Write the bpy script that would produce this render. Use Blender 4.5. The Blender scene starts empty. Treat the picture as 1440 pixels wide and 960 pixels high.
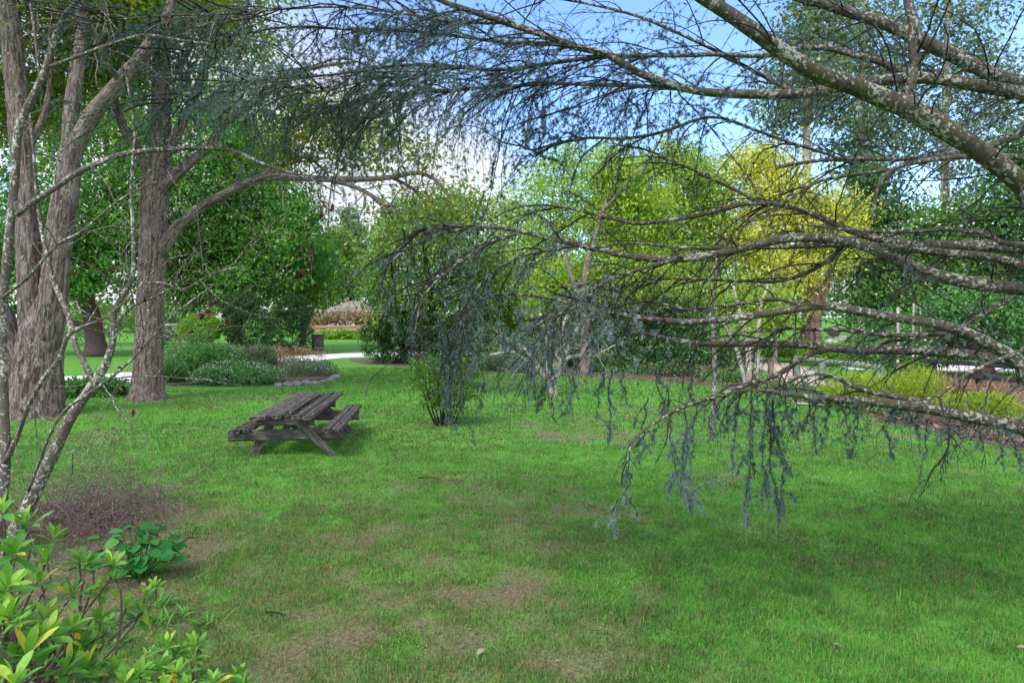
import bpy, math, numpy as np
from mathutils import Vector

# ---------------------------------------------------------------- basics
sc = bpy.context.scene
COL = sc.collection
F, HZ, CH = 960.0, 445.0, 1.8          # focal length (px of a 1440 wide frame), horizon row, eye height


def P(px, py, d):
    """A point seen at (px, py) that stands d metres away."""
    return np.array([(px - 720.0) / F * d, d, CH - (py - HZ) / F * d])


def G(px, py):
    d = CH * F / (py - HZ)
    return np.array([(px - 720.0) / F * d, d, 0.0])


def R(seed):
    return np.random.default_rng(seed)


def norm(v):
    return v / np.maximum(np.linalg.norm(v, axis=-1, keepdims=True), 1e-9)


def _hash(ix, iy, seed):
    h = (ix.astype(np.int64) * 374761393 + iy.astype(np.int64) * 668265263 + seed * 1442695041) & 0xFFFFFFFF
    h = ((h ^ (h >> 13)) * 1274126177) & 0xFFFFFFFF
    return ((h ^ (h >> 16)) & 0xFFFF) / 65535.0


def vnoise(x, y, seed=0):
    x = np.asarray(x, float); y = np.asarray(y, float)
    ix = np.floor(x); iy = np.floor(y)
    fx = x - ix; fy = y - iy
    fx = fx * fx * (3 - 2 * fx); fy = fy * fy * (3 - 2 * fy)
    a = _hash(ix, iy, seed); b = _hash(ix + 1, iy, seed)
    c = _hash(ix, iy + 1, seed); d = _hash(ix + 1, iy + 1, seed)
    return (a * (1 - fx) + b * fx) * (1 - fy) + (c * (1 - fx) + d * fx) * fy


def fbm(x, y, seed=0, oct=4):
    s = 0; a = 0.5
    for i in range(oct):
        s = s + a * vnoise(x * 2 ** i, y * 2 ** i, seed + i * 17); a *= 0.5
    return s / (1 - 0.5 ** oct)


# ---------------------------------------------------------------- mesh collector
class MB:
    def __init__(self):
        self.V = []; self.F = []; self.M = []; self.S = []; self.tint = []; self.gc = []; self.n = 0

    def add(self, V, faces, tint=0.5, gc=None, mat=0, smooth=True):
        V = np.asarray(V, float).reshape(-1, 3)
        if not isinstance(faces, list):
            faces = [faces]
        for f in faces:
            f = np.asarray(f, np.int64)
            if len(f):
                self.F.append(f + self.n); self.M.append(np.full(len(f), mat)); self.S.append(np.full(len(f), smooth))
        self.V.append(V)
        self.tint.append(np.broadcast_to(np.asarray(tint, float), (len(V),)))
        self.gc.append(V if gc is None else np.asarray(gc, float).reshape(-1, 3))
        self.n += len(V)

    def build(self, name, mats, parent=None, origin=None):
        if not isinstance(mats, (list, tuple)):
            mats = [mats]
        V = np.concatenate(self.V) if self.V else np.zeros((0, 3))
        me = bpy.data.meshes.new(name)
        if origin is None:
            origin = np.zeros(3)
            if parent is not None:
                origin = np.array(parent.matrix_basis.translation)
        gc = np.concatenate(self.gc); ti = np.concatenate(self.tint)
        V = V - origin
        counts = np.concatenate([np.full(len(f), f.shape[1]) for f in self.F])
        loops = np.concatenate([f.ravel() for f in self.F])
        me.vertices.add(len(V)); me.vertices.foreach_set('co', V.astype(np.float32).ravel())
        me.loops.add(len(loops)); me.loops.foreach_set('vertex_index', loops.astype(np.int32))
        me.polygons.add(len(counts))
        st = np.concatenate([[0], np.cumsum(counts)[:-1]])
        me.polygons.foreach_set('loop_start', st.astype(np.int32))
        me.polygons.foreach_set('loop_total', counts.astype(np.int32))
        me.polygons.foreach_set('material_index', np.concatenate(self.M).astype(np.int32))
        me.polygons.foreach_set('use_smooth', np.concatenate(self.S).astype(bool))
        a = me.attributes.new('tint', 'FLOAT', 'POINT'); a.data.foreach_set('value', ti.astype(np.float32))
        a = me.attributes.new('gc', 'FLOAT_VECTOR', 'POINT'); a.data.foreach_set('vector', gc.astype(np.float32).ravel())
        for m in mats:
            me.materials.append(m)
        me.update(calc_edges=True)
        o = bpy.data.objects.new(name, me)
        COL.objects.link(o)
        if parent is not None:
            o.parent = parent
        else:
            o.location = origin
        return o


def tag(o, label=None, cat=None, group=None, kind=None):
    if label: o['label'] = label
    if cat: o['category'] = cat
    if group: o['group'] = group
    if kind: o['kind'] = kind
    return o


def thing(name, label, cat, loc, group=None):
    o = bpy.data.objects.new(name, None); COL.objects.link(o)
    o.empty_display_size = 0.1
    o.location = (float(loc[0]), float(loc[1]), float(loc[2]) if len(loc) > 2 else 0.0)
    return tag(o, label, cat, group)


# ---------------------------------------------------------------- shape builders
def catmull(pts, m):
    pts = np.asarray(pts, float)
    if len(pts) < 3:
        t = np.linspace(0, 1, m)[:, None]
        return pts[0] * (1 - t) + pts[-1] * t
    seg = np.maximum(np.linalg.norm(np.diff(pts[:, :3], axis=0), axis=1), 1e-6)
    cum = np.concatenate([[0], np.cumsum(seg)])
    ext = np.vstack([2 * pts[0] - pts[1], pts, 2 * pts[-1] - pts[-2]])
    s = np.linspace(0, cum[-1], m)
    k = np.clip(np.searchsorted(cum, s, side='right') - 1, 0, len(seg) - 1)
    t = ((s - cum[k]) / seg[k])[:, None]
    p0, p1, p2, p3 = ext[k], ext[k + 1], ext[k + 2], ext[k + 3]
    return 0.5 * (2 * p1 + (p2 - p0) * t + (2 * p0 - 5 * p1 + 4 * p2 - p3) * t ** 2 + (3 * p1 - p0 - 3 * p2 + p3) * t ** 3)


def tubes(mb, PT, RA, sides=5, tint=0.5, mat=0, disp=None):
    """PT (n,k,3) paths, RA (n,k) radii."""
    PT = np.asarray(PT, float); RA = np.asarray(RA, float)
    if PT.ndim == 2:
        PT = PT[None]; RA = RA[None]
    n, k, _ = PT.shape
    if n == 0:
        return
    T = norm(np.gradient(PT, axis=1))
    ch = norm(PT[:, -1] - PT[:, 0])
    ref = np.where(np.abs(ch[:, 2:3]) > 0.75, np.array([[1.0, 0.05, 0]]), np.array([[0.0, 0.05, 1.0]]))
    ref = norm(ref - (ref * ch).sum(1, keepdims=True) * ch)[:, None, :]
    u = norm(ref - (ref * T).sum(2, keepdims=True) * T)
    v = np.cross(T, u)
    th = np.linspace(0, 2 * np.pi, sides, endpoint=False)
    c, s = np.cos(th), np.sin(th)
    L = np.concatenate([np.zeros((n, 1)), np.cumsum(np.linalg.norm(np.diff(PT, axis=1), axis=2), axis=1)], axis=1)
    rad = np.repeat(RA[:, :, None], sides, axis=2)
    if disp is not None:
        rad = rad + disp(th[None, None, :] + 0 * rad, L[:, :, None] + 0 * rad, rad)
    V = PT[:, :, None, :] + rad[..., None] * (u[:, :, None, :] * c[:, None] + v[:, :, None, :] * s[:, None])
    gc = np.stack([rad * c, rad * s, L[:, :, None] + 0 * rad + np.arange(n)[:, None, None] * 3.7], axis=-1)
    base = (np.arange(n) * k * sides)[:, None, None]
    ring = (np.arange(k - 1) * sides)[None, :, None]
    j = np.arange(sides)[None, None, :]; j2 = (j + 1) % sides
    q = np.stack([base + ring + j, base + ring + j2, base + ring + sides + j2, base + ring + sides + j], axis=-1).reshape(-1, 4)
    ti = np.asarray(tint, float)
    if ti.ndim == 1:
        ti = np.repeat(ti, k * sides)
    mb.add(V, q, ti, gc, mat)
    caps = []
    for e, flip in ((0, True), (k - 1, False)):
        f = np.arange(n)[:, None] * k * sides + e * sides + np.arange(sides)[None]
        caps.append(f[:, ::-1] if flip else f)
    for f in caps:
        mb.F.append(f + mb.n - n * k * sides); mb.M.append(np.full(n, mat)); mb.S.append(np.full(n, False))


def limb(mb, pts, r0, r1, m=24, sides=8, tint=0.5, mat=0, wob=0.0, seed=0, disp=None, pw=1.0, radii=None):
    pts = np.asarray(pts, float)
    if radii is not None:
        q = catmull(np.column_stack([pts, radii]), m); c = q[:, :3]; r = np.maximum(q[:, 3], 0.001)
    else:
        c = catmull(pts, m); r = r0 + (r1 - r0) * np.linspace(0, 1, m) ** pw
    if wob:
        g = catmull(R(seed).normal(0, 1, (max(4, m // 7), 3)), m)
        e = np.minimum(np.arange(m), 3)[:, None] / 3.0
        c = c + g * wob * e
    tubes(mb, c, r, sides, tint, mat, disp)
    return c


def grow(P0, D0, length, steps, grav, wander, rg, up=0.0):
    n = len(P0)
    d = norm(np.asarray(D0, float)); p = np.asarray(P0, float)
    out = [p]
    st = (np.asarray(length) / steps).reshape(-1, 1) * np.ones((n, 1))
    g = np.asarray(grav).reshape(-1, 1) * np.ones((n, 1))
    for i in range(steps):
        d = d + rg.normal(0, wander, (n, 3)); d[:, 2:3] -= g
        d = norm(d)
        p = p + d * st
        out.append(p)
    return np.stack(out, axis=1)


def leaves(mb, C, D, N, L, Wd, tint=0.5, fold=0.25, mat=0):
    """Small folded leaves: base at C, pointing along D, upper side N."""
    n = len(C)
    if n == 0: return
    D = norm(D); S = norm(np.cross(D, N)); U = np.cross(S, D)
    L = np.broadcast_to(np.asarray(L, float), (n,))[:, None]; Wd = np.broadcast_to(np.asarray(Wd, float), (n,))[:, None]
    base = C
    a = C + D * L * 0.45 + S * Wd * 0.5 + U * Wd * fold
    b = C + D * L * 0.45 - S * Wd * 0.5 + U * Wd * fold
    tip = C + D * L - U * L * 0.08
    V = np.stack([base, a, tip, b], axis=1)
    i = np.arange(n)[:, None] * 4
    f = np.concatenate([i + [0, 1, 2], i + [0, 2, 3]])
    mb.add(V, f, np.repeat(np.broadcast_to(np.asarray(tint, float), (n,)), 4), None, mat, smooth=False)


def spikes(mb, C, D, L, Wd, tint=0.5, mat=0, rg=None):
    """Single thin triangles (needles)."""
    n = len(C)
    D = norm(D); rv = norm(rg.normal(0, 1, (n, 3))); S = norm(np.cross(D, rv))
    L = np.broadcast_to(np.asarray(L, float), (n,))[:, None]; Wd = np.broadcast_to(np.asarray(Wd, float), (n,))[:, None]
    V = np.stack([C - S * Wd * .5, C + S * Wd * .5, C + D * L], axis=1)
    f = np.arange(n)[:, None] * 3 + [0, 1, 2]
    mb.add(V, f, np.repeat(np.broadcast_to(np.asarray(tint, float), (n,)), 3), None, mat, smooth=False)


def timber(mb, a, b, w, h, up=(0, 0, 1), seg=14, rough=0.004, seed=0, nw=5, tint=0.5, ragged=0.0, sag=0.0):
    """A worn length of sawn timber from a to b, w across and h thick, with grain grooves and uneven ends."""
    a = np.asarray(a, float); b = np.asarray(b, float); rg = R(seed)
    ax = b - a; Ln = np.linalg.norm(ax); ax = ax / Ln
    up = np.asarray(up, float); up = norm(up - ax * (up @ ax)); sd = np.cross(ax, up)
    xs = np.linspace(-.5, .5, nw + 2)[1:-1] * 0.96
    sec = [(-.5, -.36), (-.5, .36)] + [(x, .5) for x in xs] + [(.5, .36), (.5, -.36)] + [(x, -.5) for x in xs[::-1]]
    sec = np.array(sec); k = len(sec)
    groove = rg.normal(0, 1, k) * rough
    m = seg + 1
    V = np.zeros((m, k, 3)); gc = np.zeros((m, k, 3))
    e0 = rg.normal(0, 1, k) * ragged; e1 = rg.normal(0, 1, k) * ragged
    for i in range(m):
        t = i / seg
        w2 = w * (1 + rg.normal(0, 0.012)); off = groove * (0.6 + 0.8 * rg.random()) + rg.normal(0, rough * 0.5, k)
        al = t * Ln
        als = np.full(k, al)
        if i == 0: als = als + e0
        if i == m - 1: als = als + e1
        y = sec[:, 0] * w2; z = sec[:, 1] * h
        z = z + np.where(np.abs(sec[:, 1]) > .4, np.sign(sec[:, 1]) * off, 0) - sag * 4 * t * (1 - t)
        y = y + np.where(np.abs(sec[:, 1]) < .4, np.sign(sec[:, 0]) * off * 1.4, 0)
        V[i] = a + als[:, None] * ax + y[:, None] * sd + z[:, None] * up
        gc[i] = np.stack([als + seed * 1.3, y + seed * .7, z], axis=1)
    j = np.arange(k); j2 = (j + 1) % k
    q = np.concatenate([np.stack([i * k + j, i * k + j2, (i + 1) * k + j2, (i + 1) * k + j], axis=1) for i in range(seg)])
    mb.add(V, [q, np.arange(k)[None], (np.arange(k)[::-1] + (m - 1) * k)[None]], tint, gc, 0, smooth=False)


# ---------------------------------------------------------------- materials
def new_mat(name):
    m = bpy.data.materials.new(name); m.use_nodes = True
    nt = m.node_tree; nt.nodes.clear()
    out = nt.nodes.new('ShaderNodeOutputMaterial')
    return m, nt, out


class N:
    """short-hand for wiring nodes"""
    def __init__(self, nt): self.nt = nt
    def n(self, t, **kw):
        x = self.nt.nodes.new('ShaderNode' + t)
        for k, v in kw.items():
            if k.startswith('i_'):
                key = k[2:]
                x.inputs[int(key) if key.isdigit() else key.replace('_', ' ')].default_value = v
            else: setattr(x, k, v)
        return x
    def l(self, a, b): self.nt.links.new(a, b)
    def attr(self, name):
        return self.n('Attribute', attribute_name=name)
    def ramp(self, fac, stops, interp='LINEAR'):
        r = self.n('ValToRGB'); r.color_ramp.interpolation = interp
        e = r.color_ramp.elements
        while len(e) > 1: e.remove(e[-1])
        e[0].position = stops[0][0]; e[0].color = (*stops[0][1], 1)
        for p, c in stops[1:]:
            x = e.new(p); x.color = (*c, 1)
        self.l(fac, r.inputs[0]); return r.outputs[0]
    def mapv(self, vec, scale):
        m = self.n('Mapping'); m.inputs['Scale'].default_value = scale; self.l(vec, m.inputs[0]); return m.outputs[0]
    def noise(self, vec, scale, detail=4, rough=.6, dist=0):
        x = self.n('TexNoise'); x.inputs['Scale'].default_value = scale; x.inputs['Detail'].default_value = detail
        x.inputs['Roughness'].default_value = rough; x.inputs['Distortion'].default_value = dist
        self.l(vec, x.inputs['Vector']); return x.outputs['Fac']
    def mix(self, fac, a, b, blend='MIX'):
        x = self.n('Mix', data_type='RGBA', blend_type=blend)
        for s, val in ((x.inputs[0], fac), (x.inputs[6], a), (x.inputs[7], b)):
            if isinstance(val, (int, float)): s.default_value = val
            elif isinstance(val, tuple): s.default_value = (*val, 1)
            else: self.l(val, s)
        return x.outputs[2]
    def math(self, op, a, b=0.5, clamp=False):
        x = self.n('Math', operation=op, use_clamp=clamp)
        for s, val in ((x.inputs[0], a), (x.inputs[1], b)):
            if isinstance(val, (int, float)): s.default_value = val
            else: self.l(val, s)
        return x.outputs[0]
    def bump(self, h, strength, dist):
        b = self.n('Bump'); b.inputs['Strength'].default_value = strength; b.inputs['Distance'].default_value = dist
        self.l(h, b.inputs['Height']); return b.outputs[0]


def leaf_mat(name, stops, trans=0.35, rough=.55, spec=.25, mottle=0.0):
    m, nt, out = new_mat(name); w = N(nt)
    t = w.attr('tint').outputs['Fac']
    if mottle:
        g = w.attr('gc').outputs['Vector']
        t = w.math('ADD', t, w.math('MULTIPLY', w.math('SUBTRACT', w.noise(g, 45, 5, .7), .5), mottle))
    c = w.ramp(t, stops)
    b = w.n('BsdfPrincipled'); b.inputs['Roughness'].default_value = rough; b.inputs['Specular IOR Level'].default_value = spec
    w.l(c, b.inputs['Base Color'])
    tr = w.n('BsdfTranslucent')
    c2 = w.mix(1.0, c, (1.25, 1.25, .7), 'MULTIPLY'); w.l(c2, tr.inputs['Color'])
    mx = w.n('MixShader'); mx.inputs[0].default_value = trans
    w.l(b.outputs[0], mx.inputs[1]); w.l(tr.outputs[0], mx.inputs[2]); w.l(mx.outputs[0], out.inputs[0])
    return m


def bark_mat(name, dark, light, lichen=None, lich_amt=.5, stretch=(14, 14, 2.2), bump=.6, dist=.02, moss=None, cut=(.3, .7), lsc=26):
    m, nt, out = new_mat(name); w = N(nt)
    g = w.attr('gc').outputs['Vector']
    v = w.mapv(g, stretch)
    n1 = w.noise(v, 1.6, 6, .65, .6)
    c = w.ramp(n1, [(cut[0], dark), (cut[1], light)])
    n3 = w.noise(g, 1.3, 3, .5)
    c = w.mix(w.math('MULTIPLY', n3, .35), c, tuple(x * 1.15 for x in light))
    if moss:
        n4 = w.ramp(w.noise(g, 3.1, 4, .6), [(.5, (0, 0, 0)), (.62, (1, 1, 1))])
        c = w.mix(n4, c, moss)
    if lichen:
        n2 = w.noise(w.mapv(g, (1, 1, .8)), lsc, 5, .62, .3)
        n5 = w.noise(g, 5, 2, .5)
        f = w.math('ADD', n2, w.math('MULTIPLY', w.math('SUBTRACT', n5, .5), .5))
        f = w.ramp(f, [(.60 - .12 * lich_amt, (0, 0, 0)), (.64 - .12 * lich_amt, (1, 1, 1))])
        c = w.mix(f, c, lichen)
    b = w.n('BsdfPrincipled'); b.inputs['Roughness'].default_value = .9; b.inputs['Specular IOR Level'].default_value = .15
    w.l(c, b.inputs['Base Color']); w.l(w.bump(n1, bump, dist), b.inputs['Normal'])
    w.l(b.outputs[0], out.inputs[0])
    return m


def plain_mat(name, stops, scale=6, coord='gc', stretch=(1, 1, 1), rough=.85, bump=.3, dist=.01, spec=.2, detail=6):
    m, nt, out = new_mat(name); w = N(nt)
    g = w.attr('gc').outputs['Vector'] if coord == 'gc' else w.n('TexCoord').outputs['Object']
    n1 = w.noise(w.mapv(g, stretch), scale, detail, .62)
    c = w.ramp(n1, stops)
    b = w.n('BsdfPrincipled'); b.inputs['Roughness'].default_value = rough; b.inputs['Specular IOR Level'].default_value = spec
    w.l(c, b.inputs['Base Color'])
    if bump: w.l(w.bump(n1, bump, dist), b.inputs['Normal'])
    w.l(b.outputs[0], out.inputs[0])
    return m


M = {}
M['needle'] = leaf_mat('blue_needles', [(0, (.032, .064, .058)), (.5, (.085, .138, .13)), (1, (.25, .32, .31))], .2, .6)
M['maple'] = leaf_mat('deep_green_leaves', [(0, (.028, .10, .024)), (.45, (.065, .215, .036)), (.8, (.14, .32, .05)), (1, (.26, .40, .08))], .42)
M['mid'] = leaf_mat('mid_green_leaves', [(0, (.04, .11, .025)), (.5, (.11, .245, .042)), (.88, (.22, .37, .075)), (1, (.36, .4, .13))], .42)
M['spring'] = leaf_mat('spring_green_leaves', [(0, (.13, .24, .03)), (.5, (.28, .44, .05)), (1, (.46, .58, .10))], .45)
M['yellow'] = leaf_mat('yellow_leaves', [(0, (.20, .30, .03)), (.5, (.56, .56, .07)), (1, (.80, .77, .24))], .45)
M['autumn'] = leaf_mat('olive_gold_leaves', [(0, (.06, .14, .03)), (.5, (.16, .27, .04)), (.85, (.33, .36, .05)), (1, (.42, .30, .06))], .5)
M['dark'] = leaf_mat('dark_evergreen_leaves', [(0, (.024, .07, .024)), (.5, (.058, .16, .042)), (1, (.15, .30, .085))], .25)
M['clipped'] = leaf_mat('dark_clipped_leaves', [(0, (.012, .042, .014)), (.5, (.03, .09, .024)), (1, (.085, .19, .05))], .2)
M['grey'] = leaf_mat('grey_green_leaves', [(0, (.06, .10, .055)), (.5, (.14, .21, .115)), (1, (.26, .33, .20))], .3)
M['topiary'] = leaf_mat('yellow_green_clipped_leaves', [(0, (.06, .18, .015)), (.5, (.16, .34, .022)), (1, (.34, .49, .055))], .3)
M['lime'] = leaf_mat('lime_feathery_leaves', [(0, (.13, .20, .02)), (.5, (.28, .40, .035)), (1, (.45, .56, .09))], .4)
M['shrub'] = leaf_mat('shrub_leaves', [(0, (.035, .12, .03)), (.5, (.085, .24, .055)), (1, (.18, .36, .12))], .3)
M['flower'] = leaf_mat('white_flowers', [(0, (.6, .6, .58)), (1, (.88, .88, .85))], .2)
M['rhodo'] = leaf_mat('broad_bright_leaves', [(0, (.045, .16, .03)), (.45, (.09, .265, .035)), (.8, (.23, .42, .05)), (.93, (.46, .52, .07)), (1, (.66, .37, .03))], .32, .48, .25, .45)
M['round'] = leaf_mat('round_dark_leaves', [(0, (.015, .09, .02)), (.5, (.03, .17, .035)), (1, (.08, .27, .06))], .3, .6, .12, .4)
M['maroon'] = leaf_mat('maroon_leaves', [(0, (.02, .006, .01)), (.5, (.05, .012, .018)), (1, (.2, .03, .03))], .2)
M['brown_leaf'] = leaf_mat('dry_brown_leaves', [(0, (.07, .05, .04)), (.5, (.15, .11, .082)), (1, (.32, .25, .18))], .2)
M['pink'] = leaf_mat('dusty_pink_shrub', [(0, (.16, .10, .06)), (.5, (.33, .21, .13)), (1, (.42, .33, .22))], .25)
M['bark_oak'] = bark_mat('ridged_bark', (.028, .020, .018), (.245, .19, .172), (.30, .27, .255), .0, (15, 15, 2.2), 1.0, .05, None, (.42, .60))
M['bark_dark'] = bark_mat('dark_bark', (.035, .026, .024), (.11, .08, .07), None)
M['bark_red'] = bark_mat('reddish_bark', (.11, .06, .05), (.27, .17, .14), None)
M['bark_mid'] = bark_mat('grey_brown_bark', (.07, .055, .05), (.24, .19, .17), None)
M['bark_pale'] = bark_mat('pale_bark', (.16, .13, .11), (.40, .34, .30), (.5, .47, .44), .5)
M['bark_cedar'] = bark_mat('lichen_cedar_bark', (.022, .018, .015), (.092, .078, .060), (.27, .275, .245), .36, (16, 16, 22), 1.0, .008, (.06, .062, .026), (.36, .64), 52)
M['twig'] = bark_mat('dark_twig', (.010, .009, .008), (.030, .025, .022), None, .0, (20, 20, 6), .3, .003)
M['twig_lichen'] = bark_mat('lichen_twig', (.045, .036, .030), (.125, .108, .09), (.36, .365, .33), .42, (20, 20, 9), .6, .004, None, (.3, .7), 60)
M['twig_brown'] = bark_mat('purple_brown_twig', (.05, .034, .031), (.165, .118, .108), (.32, .27, .25), .15, (20, 20, 6), .3, .003)
M['wood'] = plain_mat('weathered_timber', [(.28, (.020, .016, .015)), (.5, (.066, .056, .050)), (.72, (.22, .195, .175))], 9, 'gc', (.9, 9, 9), .95, .9, .006)
M['wood_moss'] = plain_mat('mossy_timber', [(.28, (.028, .027, .022)), (.5, (.075, .07, .06)), (.75, (.19, .18, .16))], 8, 'gc', (.9, 7, 7), .95, .8, .006)
M['rail'] = plain_mat('mossy_green_rail', [(.3, (.08, .12, .08)), (.7, (.22, .28, .2))], 6, 'gc', (1, 4, 4))
M['post'] = plain_mat('brown_post', [(.3, (.13, .09, .07)), (.7, (.3, .22, .18))], 6, 'gc', (1, 5, 5))
M['black_rail'] = plain_mat('black_rail_paint', [(.3, (.015, .015, .016)), (.7, (.04, .04, .04))], 6)
M['path'] = plain_mat('pale_concrete_path', [(.3, (.50, .48, .46)), (.7, (.66, .645, .63))], 2.5, 'obj', rough=.9, bump=.15)
M['gravel'] = plain_mat('gravel_path', [(.3, (.27, .22, .18)), (.7, (.52, .44, .38))], 22, 'obj', rough=.95, bump=.5)
M['road'] = plain_mat('pale_road', [(.3, (.46, .44, .46)), (.7, (.60, .58, .61))], 1.5, 'obj')
M['soil'] = plain_mat('leafy_soil', [(.25, (.04, .03, .024)), (.5, (.11, .082, .064)), (.75, (.24, .185, .145))], 14, 'obj', rough=.95, bump=.7, dist=.04)
M['stone'] = plain_mat('grey_stone', [(.3, (.10, .095, .095)), (.7, (.30, .285, .28))], 7, 'obj', bump=.7, dist=.03)
M['bin'] = plain_mat('charcoal_bin', [(.3, (.035, .032, .035)), (.7, (.075, .07, .075))], 7, rough=.6)
M['white'] = plain_mat('white_render', [(.3, (.66, .66, .64)), (.7, (.8, .8, .78))], 6)
M['roof'] = plain_mat('tan_roof_tile', [(.3, (.15, .125, .11)), (.7, (.24, .205, .18))], 8)
M['wall'] = plain_mat('cream_wall', [(.3, (.45, .40, .36)), (.7, (.55, .5, .46))], 3)
M['glass'] = plain_mat('dark_window', [(.3, (.03, .035, .04)), (.7, (.06, .07, .08))], 3, rough=.1, spec=.6)
M['brick'] = plain_mat('red_brown_rail', [(.3, (.28, .12, .08)), (.7, (.42, .22, .16))], 5)

# ---------------------------------------------------------------- sky, sun, camera
sun_az, sun_el = math.radians(-142), math.radians(50)     # from the side of the oaks, high
wd = bpy.data.worlds.new('World'); sc.world = wd; wd.use_nodes = True
nt = wd.node_tree; nt.nodes.clear(); w = N(nt)
out = w.n('OutputWorld'); bg = w.n('Background')
sky = w.n('TexSky', sky_type='NISHITA', sun_disc=False, sun_elevation=sun_el, sun_rotation=sun_az, altitude=200, air_density=1.0, dust_density=.6, ozone_density=2.0)
bg.inputs[1].default_value = 0.15
dirv = w.n('TexCoord').outputs['Generated']
sep = w.n('SeparateXYZ'); w.l(dirv, sep.inputs[0])
den = w.math('ADD', w.math('MAXIMUM', sep.outputs[2], 0.0), .16)
comb = w.n('CombineXYZ')
w.l(w.math('DIVIDE', sep.outputs[0], den), comb.inputs[0]); w.l(w.math('DIVIDE', sep.outputs[1], den), comb.inputs[1])
cn = w.noise(comb.outputs[0], .55, 8, .58, .4)


def toward(v, lo, hi):
    d = w.n('VectorMath', operation='DOT_PRODUCT'); w.l(dirv, d.inputs[0])
    vv = Vector(v).normalized(); d.inputs[1].default_value = vv
    mr = w.n('MapRange', clamp=True, interpolation_type='SMOOTHSTEP'); w.l(d.outputs['Value'], mr.inputs[0])
    mr.inputs[1].default_value = lo; mr.inputs[2].default_value = hi
    return mr.outputs[0]


clear = toward((.12, 1, .46), .82, .97)         # a window of blue in the broken cloud
bank = toward((-.28, 1, .12), .93, .99)         # a bright bank low over the path
cl = w.math('ADD', cn, w.math('MULTIPLY', clear, -.30)); cl = w.math('ADD', cl, w.math('MULTIPLY', bank, .42))
low = w.math('MULTIPLY', w.math('SUBTRACT', .26, sep.outputs[2]), .8); cl = w.math('ADD', cl, w.math('MAXIMUM', low, 0))
cmask = w.ramp(cl, [(.36, (0, 0, 0)), (.62, (1, 1, 1))])
skyc = w.mix(1.0, sky.outputs[0], (1.05, 1.22, 1.5), 'MULTIPLY')
cloudc = w.mix(toward((0, 1, .25), .55, .95), w.mix(cn, (6.5, 6.6, 6.9), (10.5, 10.5, 10.6)), w.mix(cn, (2.9, 3.1, 3.6), (4.3, 4.4, 4.6)))  # clouds outside the view are made brighter, added for soft ambient light
w.l(w.mix(cmask, skyc, cloudc), bg.inputs[0]); w.l(bg.outputs[0], out.inputs[0])

sl = bpy.data.lights.new('sun', 'SUN'); sl.energy = 2.3; sl.angle = math.radians(18); sl.color = (1, .95, .86)
so = bpy.data.objects.new('sun', sl); COL.objects.link(so)
sv = Vector((math.sin(sun_az) * math.cos(sun_el), math.cos(sun_az) * math.cos(sun_el), math.sin(sun_el)))
so.rotation_euler = sv.to_track_quat('Z', 'Y').to_euler(); so.location = (-15, -18, 30)

cam = bpy.data.cameras.new('camera'); co = bpy.data.objects.new('camera', cam); COL.objects.link(co); sc.camera = co
co.location = (0, 0, CH); co.rotation_euler = (math.radians(90), 0, 0)
cam.sensor_width = 36; cam.lens = 24.0; cam.shift_y = -35 / 1440; cam.clip_start = .05; cam.clip_end = 2000
sc.view_settings.view_transform = 'Standard'; sc.view_settings.look = 'None'
sc.view_settings.exposure = 0.82; sc.view_settings.gamma = 1.0
sc.render.engine = 'CYCLES'
cy = sc.cycles
cy.max_bounces = 6; cy.diffuse_bounces = 3; cy.glossy_bounces = 2; cy.transmission_bounces = 4; cy.transparent_max_bounces = 4
cy.sample_clamp_indirect = 6; cy.caustics_reflective = False; cy.caustics_refractive = False
cy.use_adaptive_sampling = True; cy.adaptive_threshold = .02
try:
    cy.use_denoising = True; cy.denoiser = 'OPENIMAGEDENOISE'
except Exception:
    pass

# ---------------------------------------------------------------- ground
BX = np.array([-400, 0, 100, 175, 230, 330, 440, 472, 484, 508, 520, 700, 840, 1000, 1130, 1200, 1300, 1440, 1900])
BY = np.array([556, 556, 553, 553, 549, 547, 542, 533, 514, 508, 513, 524, 531, 541, 559, 578, 603, 632, 690])


def edge_d(x, y):
    """distance at which the lawn ends, along the sight line through ground point (x, y)"""
    px = 720 + x / np.maximum(y, .1) * F
    return CH * F / (np.interp(px, BX, BY) - HZ)


def gauss(x, y, c, rx, ry):
    return np.exp(-((x - c[0]) / rx) ** 2 - ((y - c[1]) / ry) ** 2)


def lush(x, y):
    n = fbm(x * .8, y * .8, 3, 4); n2 = fbm(x * 3.4, y * 3.4, 9, 4); n3 = vnoise(x * 7, y * 7, 21)
    g = .78 + (n - .5) * .8 + (n2 - .5) * .95 + (n3 - .5) * .3
    g -= .27 * gauss(x, y, (-.15, 4.6), 1.1, 1.4)
    g -= .30 * gauss(x, y, (-1.5, 3.7), .9, .7)
    g -= .55 * gauss(x, y, (-3.7, 6.0), .75, .9)
    g -= .55 * gauss(x, y, (-2.8, 4.5), .7, 1.1)
    g -= .17 * gauss(x, y, (-1.7, 5.6), 1.7, 1.6)
    g -= .33 * gauss(x, y, (1.0, 10.4), 1.2, .7)
    g -= .22 * gauss(x, y, (2.2, 6.2), .8, .5)
    g -= .2 * gauss(x, y, (.6, 6.3), .8, .7)
    g += .28 * gauss(x, y, (2.6, 4.2), 1.6, 1.6) + .3 * gauss(x, y, (0, 8.6), 2.6, 1.0)
    g -= .7 * gauss(x, y, (-8.6, 12.2), .9, .5) + .4 * gauss(x, y, (-7.9, 14.7), .7, .5)
    return np.clip(g, 0, 1)


def height(x, y):
    return .03 * (fbm(x * .35, y * .35, 5, 3) - .5) + .012 * (fbm(x * 3, y * 3, 6, 2) - .5)


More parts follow.
